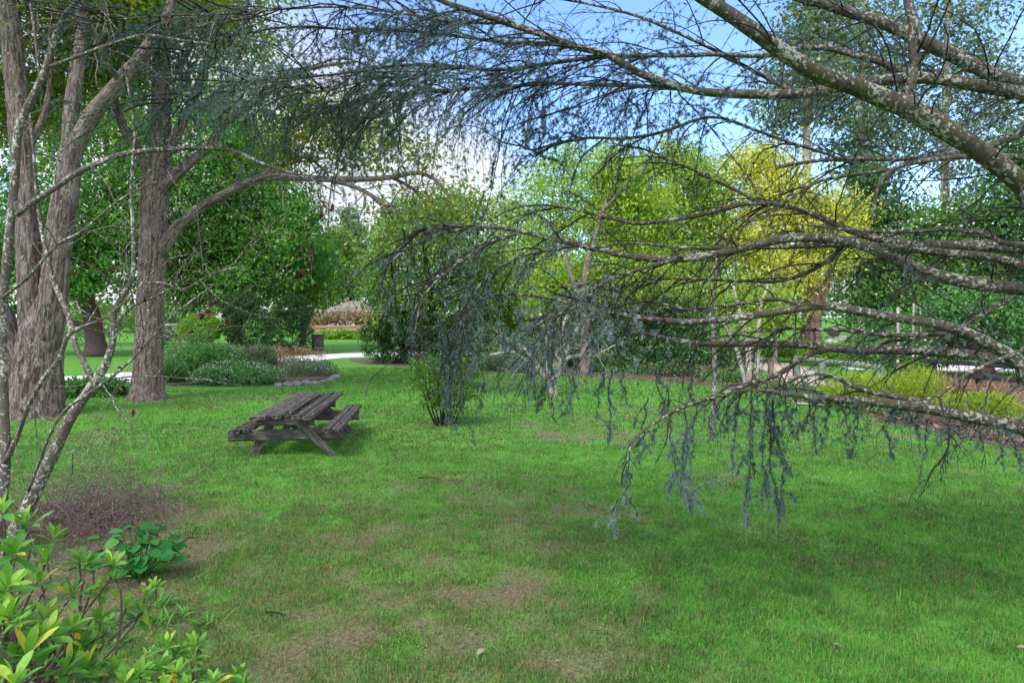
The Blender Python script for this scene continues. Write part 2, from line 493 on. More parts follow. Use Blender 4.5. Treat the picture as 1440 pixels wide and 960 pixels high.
def axis(lo, hi, near_lo, near_hi, step, grow_by=1.13):
    a = list(np.arange(near_lo, near_hi, step)); s = step
    while a[-1] < hi: s *= grow_by; a.append(a[-1] + s)
    b = []; s = step; v = near_lo
    while v > lo: s *= grow_by; v -= s; b.append(v)
    return np.array(b[::-1] + a)


gx = axis(-900, 900, -6, 6, .07); gy = axis(-60, 1200, 2.6, 11, .07)
X, Y = np.meshgrid(gx, gy); ny, nx = X.shape
near = np.exp(-np.maximum(np.hypot(X, Y) - 30, 0) / 8)
Z = height(X, Y) * near
mb = MB(); idx = np.arange(nx * ny).reshape(ny, nx)
q = np.stack([idx[:-1, :-1], idx[:-1, 1:], idx[1:, 1:], idx[1:, :-1]], axis=-1).reshape(-1, 4)
lg = np.where(np.hypot(X, Y) < 60, lush(X, Y), .8)
mb.add(np.stack([X, Y, Z], -1), q, lg.ravel())
m, nt, out = new_mat('lawn_ground'); w = N(nt)
t = w.attr('tint').outputs['Fac']; tc = w.n('TexCoord').outputs['Object']
n1 = w.noise(tc, 38, 6, .7); n2 = w.noise(tc, 3.2, 5, .6)
soil = w.ramp(n1, [(.3, (.07, .052, .036)), (.5, (.15, .118, .08)), (.72, (.26, .21, .145))])
grs = w.ramp(w.math('ADD', w.math('MULTIPLY', n1, .5), w.math('MULTIPLY', n2, .5)), [(.3, (.045, .13, .022)), (.52, (.09, .245, .034)), (.72, (.155, .325, .055))])
f = w.math('ADD', t, w.math('MULTIPLY', w.math('SUBTRACT', n1, .5), .9))
f = w.ramp(f, [(.12, (0, 0, 0)), (.72, (1, 1, 1))])
b = w.n('BsdfPrincipled'); b.inputs['Roughness'].default_value = .95; b.inputs['Specular IOR Level'].default_value = .1
w.l(w.mix(f, soil, grs), b.inputs['Base Color']); w.l(w.bump(n1, .8, .02), b.inputs['Normal']); w.l(b.outputs[0], out.inputs[0])
tag(mb.build('ground', m), kind='structure')

# grass blades
rg = R(11); mb = MB()
for d0, d1, rho, hh, ww in ((3.0, 4.6, 12500, .036, .0032), (4.6, 6.5, 6800, .036, .0044), (6.5, 9.5, 3000, .036, .0062), (9.5, 14, 1100, .038, .0105), (14, 24, 300, .047, .020)):
    area = (d1 ** 2 - d0 ** 2) * 1.2; n = int(area * rho)
    y = np.sqrt(rg.uniform(d0 ** 2, d1 ** 2, n)); x = rg.uniform(-1.05, 1.35, n) * y
    g = lush(x, y)
    clump = fbm(x * 6, y * 6, 31, 2)
    keep = (y < edge_d(x, y) * (1 - .01 * rg.random(n))) & (rg.random(n) < np.clip(g * 1.15 + .25, 0, 1) * (.4 + 1.0 * clump))
    x, y, g, clump = x[keep], y[keep], g[keep], clump[keep]; n = len(x)
    tall = .55 + .7 * g * clump * 1.5
    h = hh * tall * rg.uniform(.55, 1.5, n); wdt = ww * rg.uniform(.7, 1.3, n)
    a = rg.uniform(0, 2 * np.pi, n); lean = rg.uniform(.15, 1.0, n)
    B = np.stack([x, y, height(x, y) - .003], -1)
    dr = np.stack([np.cos(a), np.sin(a), np.zeros(n)], -1); sd = np.stack([-np.sin(a), np.cos(a), np.zeros(n)], -1)
    mid = B + dr * (h * lean * .3)[:, None]; mid[:, 2] += h * .6
    tip = B + dr * (h * lean)[:, None]; tip[:, 2] += h * (1.05 - .45 * lean)
    wv = sd * wdt[:, None] * .5
    V = np.stack([B - wv, B + wv, mid + wv * .8, mid - wv * .8, tip], axis=1)
    i = np.arange(n)[:, None] * 5
    dull = gauss(x, y, (-1.3, 5.6), 2.0, 2.2)
    dry = rg.random(n) < (.10 + .28 * dull + .7 * np.clip(.75 - g, 0, 1))
    hue = fbm(x * .8, y * .8, 77, 3)
    ti = np.where(dry, rg.uniform(0, .22, n), np.clip(.30 + .42 * (g - .35) + (hue - .5) * .8 - .16 * dull + (fbm(x * 9, y * 9, 55, 2) - .5) * .6 + rg.normal(0, .13, n), .28, 1))
    mb.add(V, [i + [0, 1, 2, 3], i + [3, 2, 4]], np.repeat(ti, 5))
n = 26000; y = np.sqrt(rg.uniform(9, 42, n)); x = rg.uniform(-.4, .84, n) * y
cl_ = fbm(x * 3.2, y * 3.2, 91, 2); ok = (rg.random(n) < np.clip((cl_ - .46) * 5, 0, 1)) & (lush(x, y) > .5); x, y = x[ok], y[ok]; n = len(x)
a = rg.uniform(0, 2 * np.pi, n); h = rg.uniform(.028, .05, n); lean = rg.uniform(.6, 1.6, n); wdt = rg.uniform(.004, .0065, n)
B = np.stack([x, y, height(x, y)], -1); dr = np.stack([np.cos(a), np.sin(a), 0 * a], -1); wv = np.stack([-np.sin(a), np.cos(a), 0 * a], -1) * wdt[:, None] * .5
mid = B + dr * (h * lean * .4)[:, None]; mid[:, 2] += h * .62; tip = B + dr * (h * lean)[:, None]; tip[:, 2] += h * (1 - .4 * lean)
i = np.arange(n)[:, None] * 5
mb.add(np.stack([B - wv, B + wv, mid + wv * .9, mid - wv * .9, tip], axis=1), [i + [0, 1, 2, 3], i + [3, 2, 4]], np.repeat(np.clip(rg.normal(.70, .16, n), .4, 1), 5))
M['grass'] = leaf_mat('grass_blades', [(0, (.30, .22, .13)), (.22, (.22, .20, .09)), (.30, (.052, .135, .034)), (.6, (.092, .275, .038)), (1, (.185, .40, .062))], .4, .5, .2)
tag(mb.build('lawn_grass', M['grass']), 'short patchy green lawn grass with dry straw between the blades', kind='stuff', cat='grass')


def sheet(name, pts, m, z, kind='structure', dz=.0, sub=10):
    """a flat piece of ground with a small thickness, outline given as ground points"""
    pts = [np.asarray(p, float) for p in pts]
    c = catmull(np.array([[p[0], p[1], z] for p in pts + [pts[0]]]), sub * len(pts))[:-1]
    k = len(c); mb = MB()
    low = c.copy(); low[:, 2] = -.05
    V = np.vstack([c, low]); j = np.arange(k); j2 = (j + 1) % k
    mb.add(V, [np.stack([j, j2, j2 + k, j + k], 1)[:, ::-1], np.arange(k)[None]], 0.5, None, 0, False)
    o = mb.build(name, m); return tag(o, kind=kind)


def ribbon(name, line, width, m, z):
    c = catmull(np.array([[p[0], p[1], z] for p in line]), 60)
    t = norm(np.gradient(c, axis=0)); s = np.stack([-t[:, 1], t[:, 0], 0 * t[:, 0]], -1)
    wj = width * (1 + .05 * np.sin(np.arange(60) * .9))[:, None]
    l, r = c + s * wj / 2, c - s * wj / 2
    dn = np.array([0, 0, z + .06])
    V = np.concatenate([l, r, l - dn, r - dn]); j = np.arange(59); mb = MB()
    mb.add(V, [np.stack([j, j + 60, j + 61, j + 1], 1), np.stack([j + 1, j + 121, j + 120, j], 1), np.stack([j + 60, j + 180, j + 181, j + 61], 1)], .5, None, 0, False)
    return tag(mb.build(name, m), kind='structure')


ribbon('path', [(-20, 18.2), (-15, 18.6), (-11.6, 19.6), (-10.6, 23), (-9.8, 27.5), (-8.2, 30.8), (-5.5, 32.6), (-1, 33.5), (6, 36)], 3.1, M['path'], .02)
ribbon('gravel_path', [(6.6, 13.6), (7.6, 17), (8.9, 21), (9.8, 27), (10, 34)], 1.7, M['gravel'], .025)
ribbon('road', [(12, 25.5), (20, 23.6), (32, 22.5)], 4.6, M['road'], .02)
sheet('flower_bed_soil', [G(240, 543), G(330, 539), G(425, 537), G(462, 531), G(456, 520), G(425, 512), G(330, 508), G(250, 515), G(222, 535)], M['soil'], .05)
sheet('trunk_bed_soil', [G(-60, 565), G(95, 556), G(178, 553), G(176, 546), G(100, 543), G(-60, 549)], M['soil'], .03)
sheet('right_bed_soil', [G(700, 524), G(840, 531), G(1000, 542), G(1130, 560), G(1200, 579), G(1300, 604), G(1440, 633), G(1700, 665), (16, 12.5), (13, 20), (7.5, 19.5), (6.4, 23), (0, 27)], M['soil'], .018)
sheet('hedge_bed_soil', [G(514, 512), G(600, 517), G(705, 524), (1.0, 29), (-6.4, 29)], M['soil'], .022)

# ---------------------------------------------------------------- leafy helpers


def pick(blobs, n, rg, shell=.45):
    b = np.asarray(blobs, float)
    wgt = (b[:, 3] * b[:, 4] * b[:, 5]) ** .7; k = rg.choice(len(b), n, p=wgt / wgt.sum())
    u = norm(rg.normal(0, 1, (n, 3))); r = rg.random(n) ** shell
    return b[k, :3] + u * r[:, None] * b[k, 3:6], u, k


def foliage(mb, blobs, n, size, rg, per=24, spread=.3, droop=.35, shell=.45, wid=.55, mat=0, out_w=.5, lumps=.2):
    blobs = np.asarray(blobs, float)
    nc = max(1, n // per)
    C, U, _ = pick(blobs, nc, rg, shell)
    ct = rg.normal(.48, lumps, nc)
    sp = spread * rg.uniform(.6, 1.5, nc)
    Lc = np.repeat(C, per, 0) + rg.normal(0, 1, (nc * per, 3)) * np.repeat(sp, per)[:, None] * np.array([1, 1, .6])
    Lc[:, 2] = np.maximum(Lc[:, 2], .02)
    D = rg.normal(0, 1, Lc.shape) + np.repeat(U, per, 0) * out_w; D[:, 2] -= droop
    Nn = rg.normal(0, .55, Lc.shape) + np.array([0, 0, 1.0])
    ti = np.clip(np.repeat(ct, per) + rg.normal(0, .13, len(Lc)), 0, 1)
    L = size * rg.uniform(.55, 1.5, len(Lc)) * np.repeat(rg.uniform(.75, 1.3, nc), per)
    leaves(mb, Lc, D, Nn, L, L * wid, ti, .18, mat)
    return C


def pb(*bl):
    """blobs from picture columns/rows with a distance: (px, py, d, half-width px, half-height px, half-depth m)"""
    o = []
    for px, py, d, rx, ry, rd in bl:
        c = P(px, py, d); o.append((c[0], c[1], c[2], rx / F * d, rd, ry / F * d))
    return o


def stem_pts(pts):
    c = np.array([P(a, b, d) for a, b, d, w_ in pts]); r = np.array([w_ * .5 / F * d for a, b, d, w_ in pts]); return c, r


def tree(name, label, cat, trunk, blobs, n, size, leaf, bark, seed, per=24, spread=.35, limbs=14, extra=(), droop=.35, shell=.45, flare=True, wid=.55, twigs=0, lumps=.2, group=None, sides=12):
    rg = R(seed)
    c, r = stem_pts(trunk); base = c[0].copy(); base[2] = 0
    c[0, 2] = min(c[0, 2], -.05)
    t = thing(name, label, cat, base, group)
    mt = MB()
    if flare: r[0] *= 1.3
    tc = limb(mt, c, 0, 0, 30, sides, radii=r)
    for e in extra:
        ce, re_ = stem_pts(e); limb(mt, ce, 0, 0, 20, 8, radii=re_, seed=seed)
    B = np.asarray(blobs, float)
    ends, _, k = pick(B, limbs, rg, .8)
    for e in ends:
        lo = tc[(tc[:, 2] < e[2] - .1)]
        s = lo[-1 - rg.integers(0, max(1, len(lo) // 4))] if len(lo) else tc[-1]
        midp = s * .45 + e * .55 + rg.normal(0, .25, 3); midp[2] += .12 * np.linalg.norm(e - s)
        rr = max(r[-1], r.max() * .25)
        limb(mt, [s, midp, e], rr * .8, .012, 12, 6, wob=.04, seed=int(rg.integers(1e6)))
    mt.build('trunk', M[bark], t)
    mc = MB()
    C = foliage(mc, B, n, size, rg, per, spread, droop, shell, wid, lumps=lumps)
    mc.build('crown', M[leaf], t)
    return t


def bush(name, label, cat, blobs, n, size, leaf, seed, per=18, spread=.12, stems=10, droop=.1, shell=.3, wid=.5, bark='twig', group=None, out_w=.9, lumps=.16, stem_r=.012, flowers=0, fsize=.03, upright=0.0):
    rg = R(seed); B = np.asarray(blobs, float)
    base = np.array([B[:, 0].mean(), B[:, 1].mean(), 0.0])
    t = thing(name, label, cat, base, group)
    ms = MB()
    e, _, k = pick(B, stems, rg, .6)
    b0 = np.stack([B[k, 0] + rg.normal(0, .15, stems) * B[k, 3], B[k, 1] + rg.normal(0, .15, stems) * B[k, 4], np.full(stems, -.03)], -1)
    mid = b0 * .5 + e * .5 + rg.normal(0, .05, (stems, 3))
    tt = np.linspace(0, 1, 7)[None, :, None]
    path = b0[:, None] * (1 - tt) ** 2 + 2 * mid[:, None] * tt * (1 - tt) + e[:, None] * tt ** 2
    tubes(ms, path, np.broadcast_to(np.linspace(stem_r, stem_r * .3, 7), (stems, 7)), 5)
    ms.build('stems', M[bark], t)
    mc = MB(); foliage(mc, B, n, size, rg, per, spread, droop - upright, shell, wid, out_w=out_w, lumps=lumps)
    mc.build('foliage', M[leaf], t)
    if flowers:
        mf = MB(); C, U, _ = pick(B, flowers, rg, .12); ok = U[:, 2] > -.35
        C = C[ok] + U[ok] * .03; D = rg.normal(0, 1, C.shape) + U[ok]; leaves(mf, C, D, rg.normal(0, .4, C.shape) + [0, 0, 1], fsize, fsize * .9, rg.random(len(C)), .1)
        mf.build('blossoms', M['flower'], t)
    return t
# ---------------------------------------------------------------- the two old trees on the left


def bark_disp(amp, seed):
    def f(th, L, rad):
        u = th * 4.2
        wv = fbm(u * .9, L * 1.6, seed + 5, 2) * 2.2
        n = vnoise(u * 2.6 + wv, L * 3.2, seed); n2 = vnoise(u * 5.5 + wv * 1.7, L * 7, seed + 1)
        rdg = 1 - np.abs(2 * n - 1); rdg2 = 1 - np.abs(2 * n2 - 1)
        lump = fbm(u * .35, L * .9, seed + 9, 2) - .5
        return rad * (amp * (rdg * .9 + rdg2 * .5 - .7) + .16 * lump)
    return f


def big_tree(name, label, stems, limbs_, blobs, n, leaf, seed, extra_leaf=None):
    rg = R(seed)
    c, r = stem_pts(stems[0]); base = c[0].copy(); base[2] = 0
    t = thing(name, label, 'tree', base)
    mt = MB()
    for i, s in enumerate(stems):
        c, r = stem_pts(s)
        if i == 0:
            c[0, 2] = -.06
        big = r.max() > .15
        limb(mt, c, 0, 0, 190 if big else 60, 72 if big else 16, radii=r, disp=bark_disp(.13 if big else .10, seed + i), wob=0, seed=seed + i)
    mt.build('trunk', M['bark_oak'], t)
    allp = []
    for i, s in enumerate(limbs_):
        c, r = stem_pts(s); ml = MB()
        cc = limb(ml, c, 0, 0, 50, 12, radii=r, disp=bark_disp(.09, seed + 20 + i), wob=.01, seed=seed + i)
        # side twigs
        k = rg.integers(12, 49, 16); p0 = cc[k]; tn = norm(cc[np.minimum(k + 1, 49)] - cc[k])
        d = tn * .6 + rg.normal(0, .6, (16, 3)); d[:, 2] += .1
        g = grow(p0, d, rg.uniform(.5, 1.6, 16), 8, .06, .14, rg)
        tubes(ml, g, np.linspace(.016, .003, 9)[None] * np.ones((16, 1)), 5)
        ml.build('limb', M['bark_oak'], t); allp.append(g[:, 3:].reshape(-1, 3))
    mc = MB()
    B = np.asarray(blobs, float)
    foliage(mc, B, n, .105, rg, 22, .3, .5, .6, .5)
    mc.build('crown', M[leaf], t)
    # fine crown twigs, hung through the leaf clumps
    return t


D1 = 12.45
big_tree('spreading_tree', 'broad old tree with ridged grey-brown bark whose trunk forks low, nearest the mulch edge',
    [[(50, 592, D1, 80), (52, 568, D1, 68), (54, 530, D1, 60), (56, 490, D1, 54), (58, 455, D1, 44), (60, 425, D1, 26), (62, 405, D1, 8)],
     [(50, 525, D1 + .1, 20), (47, 470, D1 + .05, 32), (45, 420, D1, 33), (40, 330, D1, 31), (33, 230, D1, 28), (22, 110, D1, 25), (6, -60, D1, 22), (-6, -150, D1, 18)],
     [(60, 530, D1, 22), (66, 480, D1 - .05, 34), (74, 420, D1 - .1, 34), (84, 330, D1 - .15, 32), (94, 262, D1 - .2, 30), (98, 205, D1 - .2, 22), (99, 180, D1 - .2, 10)],
     [(96, 250, D1 - .2, 14), (98, 205, D1 - .2, 20), (101, 150, D1 - .2, 19), (108, 100, D1 - .1, 18), (114, 40, D1, 16), (118, -60, D1, 14)],
     [(95, 256, D1 - .2, 14), (106, 210, D1 - .28, 22), (130, 163, D1 - .4, 21), (166, 118, D1 - .5, 20), (205, 72, D1 - .6, 18), (238, 20, D1 - .7, 16), (258, -60, D1 - .8, 13)],
     [(40, 560, D1 + .2, 37.0), (18, 490, D1 + .2, 35.2), (-10, 420, D1 + .1, 25.2), (-60, 330, D1, 21.0)]],
    [[(170, 116, D1 - .5, 9.8), (150, 90, D1 - .9, 7.7), (138, 60, D1 - 1.2, 5.6), (120, 20, D1 - 1.5, 4.2)],
     [(205, 72, D1 - .6, 9.1), (250, 55, D1 - .4, 7.0), (300, 30, D1, 5.6), (350, 18, D1 + .3, 3.5)],
     [(30, 230, D1, 11.2), (60, 170, D1 + .6, 8.4), (70, 110, D1 + 1, 6.3), (78, 40, D1 + 1.2, 4.2)]],
    pb((60, -40, D1 + 1, 230, 110, 2.4), (-60, 120, D1 + 1.5, 110, 120, 2), (150, 70, D1 + 2.2, 120, 80, 1.4), (240, -10, D1 + .5, 120, 60, 1.5), (60, 130, D1 + 2, 70, 60, .9)),
    42000, 'autumn', 41)

D2 = 14.9
big_tree('arching_tree', 'tall old tree with one long limb arching out over the lawn towards the picnic table',
    [[(206, 564, D2, 53.3), (207, 545, D2, 41.3), (209, 500, D2, 36.1), (211, 430, D2, 33.5), (215, 340, D2, 32.7), (221, 270, D2, 30.1), (226, 200, D2, 25.8), (226, 100, D2, 20.6), (229, -60, D2, 14.6), (232, -150, D2, 8.6)],
     [(210, 400, D2 + .05, 5), (207, 360, D2 + .1, 12.9), (203, 300, D2 + .2, 13.8), (205, 245, D2 + .2, 12.9), (197, 214, D2 + .2, 12.0), (172, 176, D2 + .2, 12.0), (158, 130, D2 + .1, 10.3), (140, 80, D2, 8.6), (118, 10, D2, 6.9)]],
    [[(212, 385, D2, 8), (228, 350, D2, 20.6), (250, 318, D2 - .1, 15.5), (268, 304, D2 - .2, 13.8), (293, 285, D2 - .3, 12.5), (320, 271, D2 - .4, 11.6), (343, 259, D2 - .5, 11.2), (383, 249, D2 - .6, 10.3), (480, 252, D2 - .8, 8.6), (547, 249, D2 - .9, 6.9), (590, 243, D2 - 1, 5.6), (622, 262, D2 - 1, 4.3), (640, 300, D2 - 1, 2.6)],
     [(470, 253, D2 - .8, 6.9), (500, 263, D2 - .9, 6.0), (530, 280, D2 - 1, 5.2), (560, 305, D2 - 1.1, 3.4)],
     [(548, 249, D2 - .9, 5.2), (575, 262, D2 - .6, 4.3), (596, 284, D2 - .5, 3.4), (604, 310, D2 - .4, 2.6)],
     [(222, 285, D2, 8), (234, 262, D2 - .1, 18.9), (265, 232, D2 - .3, 13.8), (293, 207, D2 - .4, 12.0), (310, 178, D2 - .5, 11.2), (335, 158, D2 - .6, 10.3), (367, 137, D2 - .8, 9.5), (402, 110, D2 - 1, 7.7), (445, 95, D2 - 1.1, 6.0), (500, 88, D2 - 1.2, 3.4)],
     [(223, 250, D2, 8), (230, 225, D2 - .1, 17.2), (255, 175, D2, 12.0), (278, 120, D2 + .2, 10.3), (296, 70, D2 + .3, 9.5), (312, 30, D2 + .4, 8.6), (328, -30, D2 + .5, 6.9)],
     [(360, 254, D2 - .5, 6.0), (392, 230, D2 - .2, 5.2), (430, 222, D2, 4.3), (455, 240, D2 + .1, 3.4), (470, 262, D2 + .1, 2.1)]],
    pb((240, -30, D2 + .5, 170, 80, 2), (330, 60, D2 + 1, 70, 50, 1.0), (160, 100, D2 + 1.2, 70, 60, 1), (630, 290, D2 - 1, 42, 34, .7), (575, 300, D2 - .9, 40, 26, .5), (604, 225, D2 - 1, 14, 40, .25), (420, 150, D2, 60, 40, .8), (470, 185, D2 - .6, 60, 50, .9), (530, 200, D2 - 1, 40, 45, .7), (400, 215, D2, 40, 30, .6)),
    20000, 'autumn', 57)

# ---------------------------------------------------------------- trees and woods behind
tree('shade_tree', 'dark trunked maple with a wide deep green crown behind the two old trees', 'tree',
     [(137, 500, 31, 30), (134, 480, 31, 25), (128, 440, 31, 22), (120, 400, 31, 20), (150, 300, 31.5, 16), (170, 200, 32, 10)],
     pb((150, 330, 31, 90, 70, 3), (60, 300, 31, 90, 90, 3), (230, 250, 32, 90, 110, 3), (-20, 380, 31, 60, 70, 2.5), (130, 170, 33, 130, 90, 3), (95, 395, 30, 50, 30, 2)),
     46000, .18, 'maple', 'bark_dark', 101, spread=.42, per=46, lumps=.26, limbs=20, extra=[[(128, 440, 31, 14), (112, 410, 31, 12), (95, 380, 31, 9), (60, 340, 31, 6)]])
tree('shade_tree', 'broad deep green tree with its crown hanging low over the clipped bushes', 'tree',
     [(330, 480, 36, 18), (332, 420, 36, 16), (335, 330, 36, 12), (335, 230, 36, 8)],
     pb((320, 300, 35, 100, 90, 3), (390, 350, 34, 72, 72, 2.6), (270, 380, 33, 60, 50, 2), (350, 215, 36, 62, 55, 2.5), (405, 290, 35, 45, 45, 2), (340, 400, 32.5, 60, 28, 1.5), (300, 150, 37, 60, 50, 2)),
     48000, .18, 'maple', 'bark_dark', 102, spread=.42, per=46, lumps=.26, limbs=18)
tree('garden_tree', 'loose mid green tree beside the path opening, with pale leaf tips', 'tree',
     [(425, 492, 36, 8), (428, 420, 36, 7), (420, 350, 36, 5)],
     pb((432, 400, 36, 28, 50, 1.4), (418, 330, 37, 30, 40, 1.4), (447, 360, 38, 24, 30, 1.2)),
     9000, .17, 'mid', 'bark_dark', 103, limbs=8)
tree('pine_tree', 'far blue-green conifer standing above the roof at the end of the path', 'tree',
     [(494, 455, 85, 6), (494, 380, 85, 5), (493, 300, 85, 2)],
     pb((493, 300, 85, 10, 14, 1.2), (494, 325, 85, 20, 14, 2.2), (492, 350, 85, 26, 14, 2.6), (496, 378, 85, 30, 12, 3), (491, 402, 85, 32, 11, 3)),
     7000, .45, 'grey', 'bark_dark', 104, limbs=16, spread=.6)
tree('garden_tree', 'far pale green tree left of the conifer above the roof', 'tree',
     [(462, 456, 75, 7), (462, 400, 75, 5), (463, 350, 75, 3)],
     pb((458, 385, 75, 26, 46, 2.6), (474, 345, 76, 20, 26, 2)), 6000, .34, 'mid', 'bark_pale', 105, limbs=8, spread=.6)
tree('garden_tree', 'far pale green tree right of the conifer, behind the clipped hedge', 'tree',
     [(540, 456, 75, 7), (540, 400, 75, 5), (541, 350, 75, 3)],
     pb((532, 385, 75, 26, 46, 2.6), (552, 335, 76, 30, 36, 2.5)), 7000, .34, 'mid', 'bark_pale', 106, limbs=8, spread=.6)
tree('garden_tree', 'leafy mid green tree with olive tips growing up behind the clipped hedge', 'tree',
     [(612, 512, 26.5, 12), (610, 450, 26.5, 11), (600, 380, 26.5, 9), (590, 300, 26.5, 5)],
     pb((560, 370, 26, 50, 60, 1.3), (620, 350, 26, 60, 70, 1.6), (575, 420, 25.5, 62, 42, 1.2), (660, 400, 26.5, 50, 60, 1.3), (600, 300, 27, 70, 34, 1.3), (665, 300, 27, 32, 30, 1)),
     17000, .14, 'mid', 'bark_dark', 107, limbs=18, spread=.55, lumps=.3)
tree('birch_tree', 'airy spring green tree with a pale open top, standing left in its row', 'tree',
     [(765, 505, 33, 8), (768, 420, 33, 7), (785, 320, 33, 5), (795, 220, 33, 3)],
     pb((770, 300, 33, 60, 70, 2.2), (800, 240, 33, 45, 40, 1.6), (745, 370, 32, 45, 60, 2), (800, 380, 32, 50, 60, 2), (722, 305, 33, 36, 46, 1.5), (845, 300, 32, 50, 60, 1.8)),
     24000, .14, 'spring', 'bark_mid', 108, limbs=16, spread=.34, per=42, lumps=.26)
tree('birch_tree', 'spring green tree with a thick grey lower trunk at the lawn edge', 'tree',
     [(823, 528, 21.4, 20), (823, 508, 21.4, 17), (824, 470, 21.4, 15), (822, 420, 21.5, 11), (826, 370, 21.6, 8), (850, 290, 22, 5), (870, 230, 22.3, 3)],
     pb((880, 300, 23, 62, 66, 1.5), (868, 240, 23, 40, 36, 1.0), (880, 400, 22.5, 75, 50, 1.6), (790, 410, 23, 50, 50, 1.3)),
     40000, .11, 'spring', 'bark_mid', 109, limbs=14, spread=.27, per=42, lumps=.26, extra=[[(822, 430, 21.5, 8), (802, 385, 21.5, 6), (790, 330, 21.6, 3)]])
tree('birch_tree', 'tallest spring green tree beside the yellow one', 'tree',
     [(950, 505, 31, 10), (950, 420, 31, 9), (948, 320, 31, 6), (950, 220, 31, 3)],
     pb((950, 290, 31, 62, 80, 2.2), (945, 225, 31, 40, 30, 1.4), (965, 390, 30, 60, 60, 2), (1010, 330, 32, 40, 60, 1.6), (1000, 265, 32, 40, 45, 1.5), (900, 350, 31, 50, 60, 1.8)),
     36000, .14, 'spring', 'bark_mid', 110, limbs=16, spread=.34, per=42, lumps=.26)
tree('garden_tree', 'low bright green tree filling the gap behind the bare multi-stemmed shrub', 'tree',
     [(720, 500, 30, 10), (722, 440, 30, 8), (725, 380, 30, 5)],
     pb((715, 425, 29, 60, 50, 1.8), (770, 440, 29, 50, 44, 1.6), (690, 380, 30, 40, 40, 1.5), (920, 440, 28, 60, 40, 1.6), (850, 450, 28, 40, 30, 1.4)),
     34000, .14, 'spring', 'bark_dark', 111, limbs=16, spread=.34, per=42, lumps=.26)
tree('golden_tree', 'bright yellow leaved tree with a thick reddish trunk', 'tree',
     [(1140, 500, 30, 32), (1140, 470, 30, 28), (1142, 430, 30, 26), (1140, 380, 30, 18), (1110, 300, 30, 9), (1085, 230, 30, 4)],
     pb((1080, 270, 30, 55, 55, 2), (1060, 230, 30, 46, 28, 1.6), (1130, 300, 30, 66, 50, 2), (1170, 340, 30, 45, 45, 1.8), (1050, 340, 30, 50, 50, 1.8), (1110, 380, 29, 70, 36, 1.8), (1170, 300, 30, 36, 30, 1.2)),
     27000, .15, 'yellow', 'bark_red', 112, limbs=26, spread=.42, per=40, lumps=.3, shell=.6, extra=[[(1142, 435, 30, 16), (1156, 415, 30, 14), (1168, 380, 30, 10), (1180, 330, 30, 6)]])
tree('garden_tree', 'yellow-green young tree low in front of the golden tree trunk', 'tree',
     [(1090, 505, 26, 5), (1090, 460, 26, 4), (1088, 420, 26, 3)],
     pb((1085, 440, 26, 40, 32, 1.2), (1040, 430, 26, 40, 40, 1.2)), 6000, .14, 'spring', 'bark_pale', 113, limbs=8)
for i, (px, d, top, lab, blobs) in enumerate((
        (1135, 46, 20, 'tall bare-stemmed gum tree with thin grey foliage rising behind the golden tree', ((1135, 90, 46, 60, 60, 2.4), (1180, 150, 46, 50, 34, 2), (1100, 150, 46, 34, 40, 1.8), (1150, 20, 46, 60, 40, 2.4))),
        (1212, 50, -20, 'tall grey gum tree between the golden tree and the dark conifers', ((1225, 60, 50, 60, 70, 3), (1250, 150, 50, 55, 55, 2.6), (1210, 210, 50, 50, 40, 2.6))),
        (1330, 48, -60, 'tall gum tree with a reddish upper trunk high behind the cedar', ((1340, 40, 48, 80, 80, 3), (1390, 130, 48, 70, 80, 3), (1320, 200, 48, 60, 60, 2.6), (1420, 230, 48, 50, 60, 2.6))))):
    tree('gum_tree', lab, 'tree', [(px, 480, d, 14), (px + 1, 350, d, 12), (px - 1, 200, d, 10), (px + 4, top, d, 5)], pb(*blobs), 8500, .30, 'grey', 'bark_pale', 120 + i, limbs=16, spread=.6, per=16)
for i, (px, d, leaf, lab, blobs) in enumerate((
        (1235, 36, 'dark', 'dark conifer with drooping boughs right of the golden tree', ((1235, 300, 36, 45, 34, 2), (1240, 360, 36, 62, 40, 2.3), (1235, 420, 36, 66, 36, 2.4), (1225, 250, 36, 26, 30, 1.5))),
        (1330, 34, 'mid', 'mid green tree dotted with white blossom behind the pale road', ((1325, 330, 34, 66, 60, 2.4), (1300, 400, 34, 60, 40, 2), (1370, 400, 34, 60, 50, 2))),
        (1425, 32, 'dark', 'dark green tree closing the view behind the black railing', ((1425, 300, 32, 60, 70, 2.2), (1450, 400, 32, 70, 60, 2.2), (1410, 440, 31, 60, 34, 1.6), (1470, 220, 32, 60, 60, 2.2))))):
    t_ = tree('conifer' if leaf == 'dark' and i == 0 else 'garden_tree', lab, 'tree', [(px, 495, d, 16), (px, 400, d, 13), (px, 300, d, 9), (px, 230, d, 4)], pb(*blobs), 18000, .19, leaf, 'bark_dark', 130 + i, limbs=18, spread=.45)
    if i == 1:
        rgf = R(999); mf = MB(); C, U, _ = pick(pb(*blobs), 700, rgf, .2)
        leaves(mf, np.repeat(C, 3, 0) + rgf.normal(0, .15, (2100, 3)), rgf.normal(0, 1, (2100, 3)), rgf.normal(0, .5, (2100, 3)) + [0, 0, 1], .14, .12, .5, .1)
        mf.build('blossom', M['flower'], t_)
tree('forked_tree', 'small dark trunked tree with crooked forks in front of the black railing', 'tree',
     [(1387, 535, 19.5, 24), (1386, 515, 19.5, 20), (1384, 497, 19.5, 18)],
     pb((1400, 440, 19.5, 60, 30, 1.2), (1350, 440, 19.8, 50, 26, 1)), 6500, .12, 'shrub', 'bark_dark', 140, limbs=6,
     extra=[[(1385, 500, 19.5, 14), (1368, 487, 19.5, 11), (1352, 470, 19.5, 8), (1330, 455, 19.5, 5)], [(1386, 500, 19.5, 14), (1400, 480, 19.5, 11), (1425, 462, 19.5, 8), (1450, 440, 19.5, 5)]])
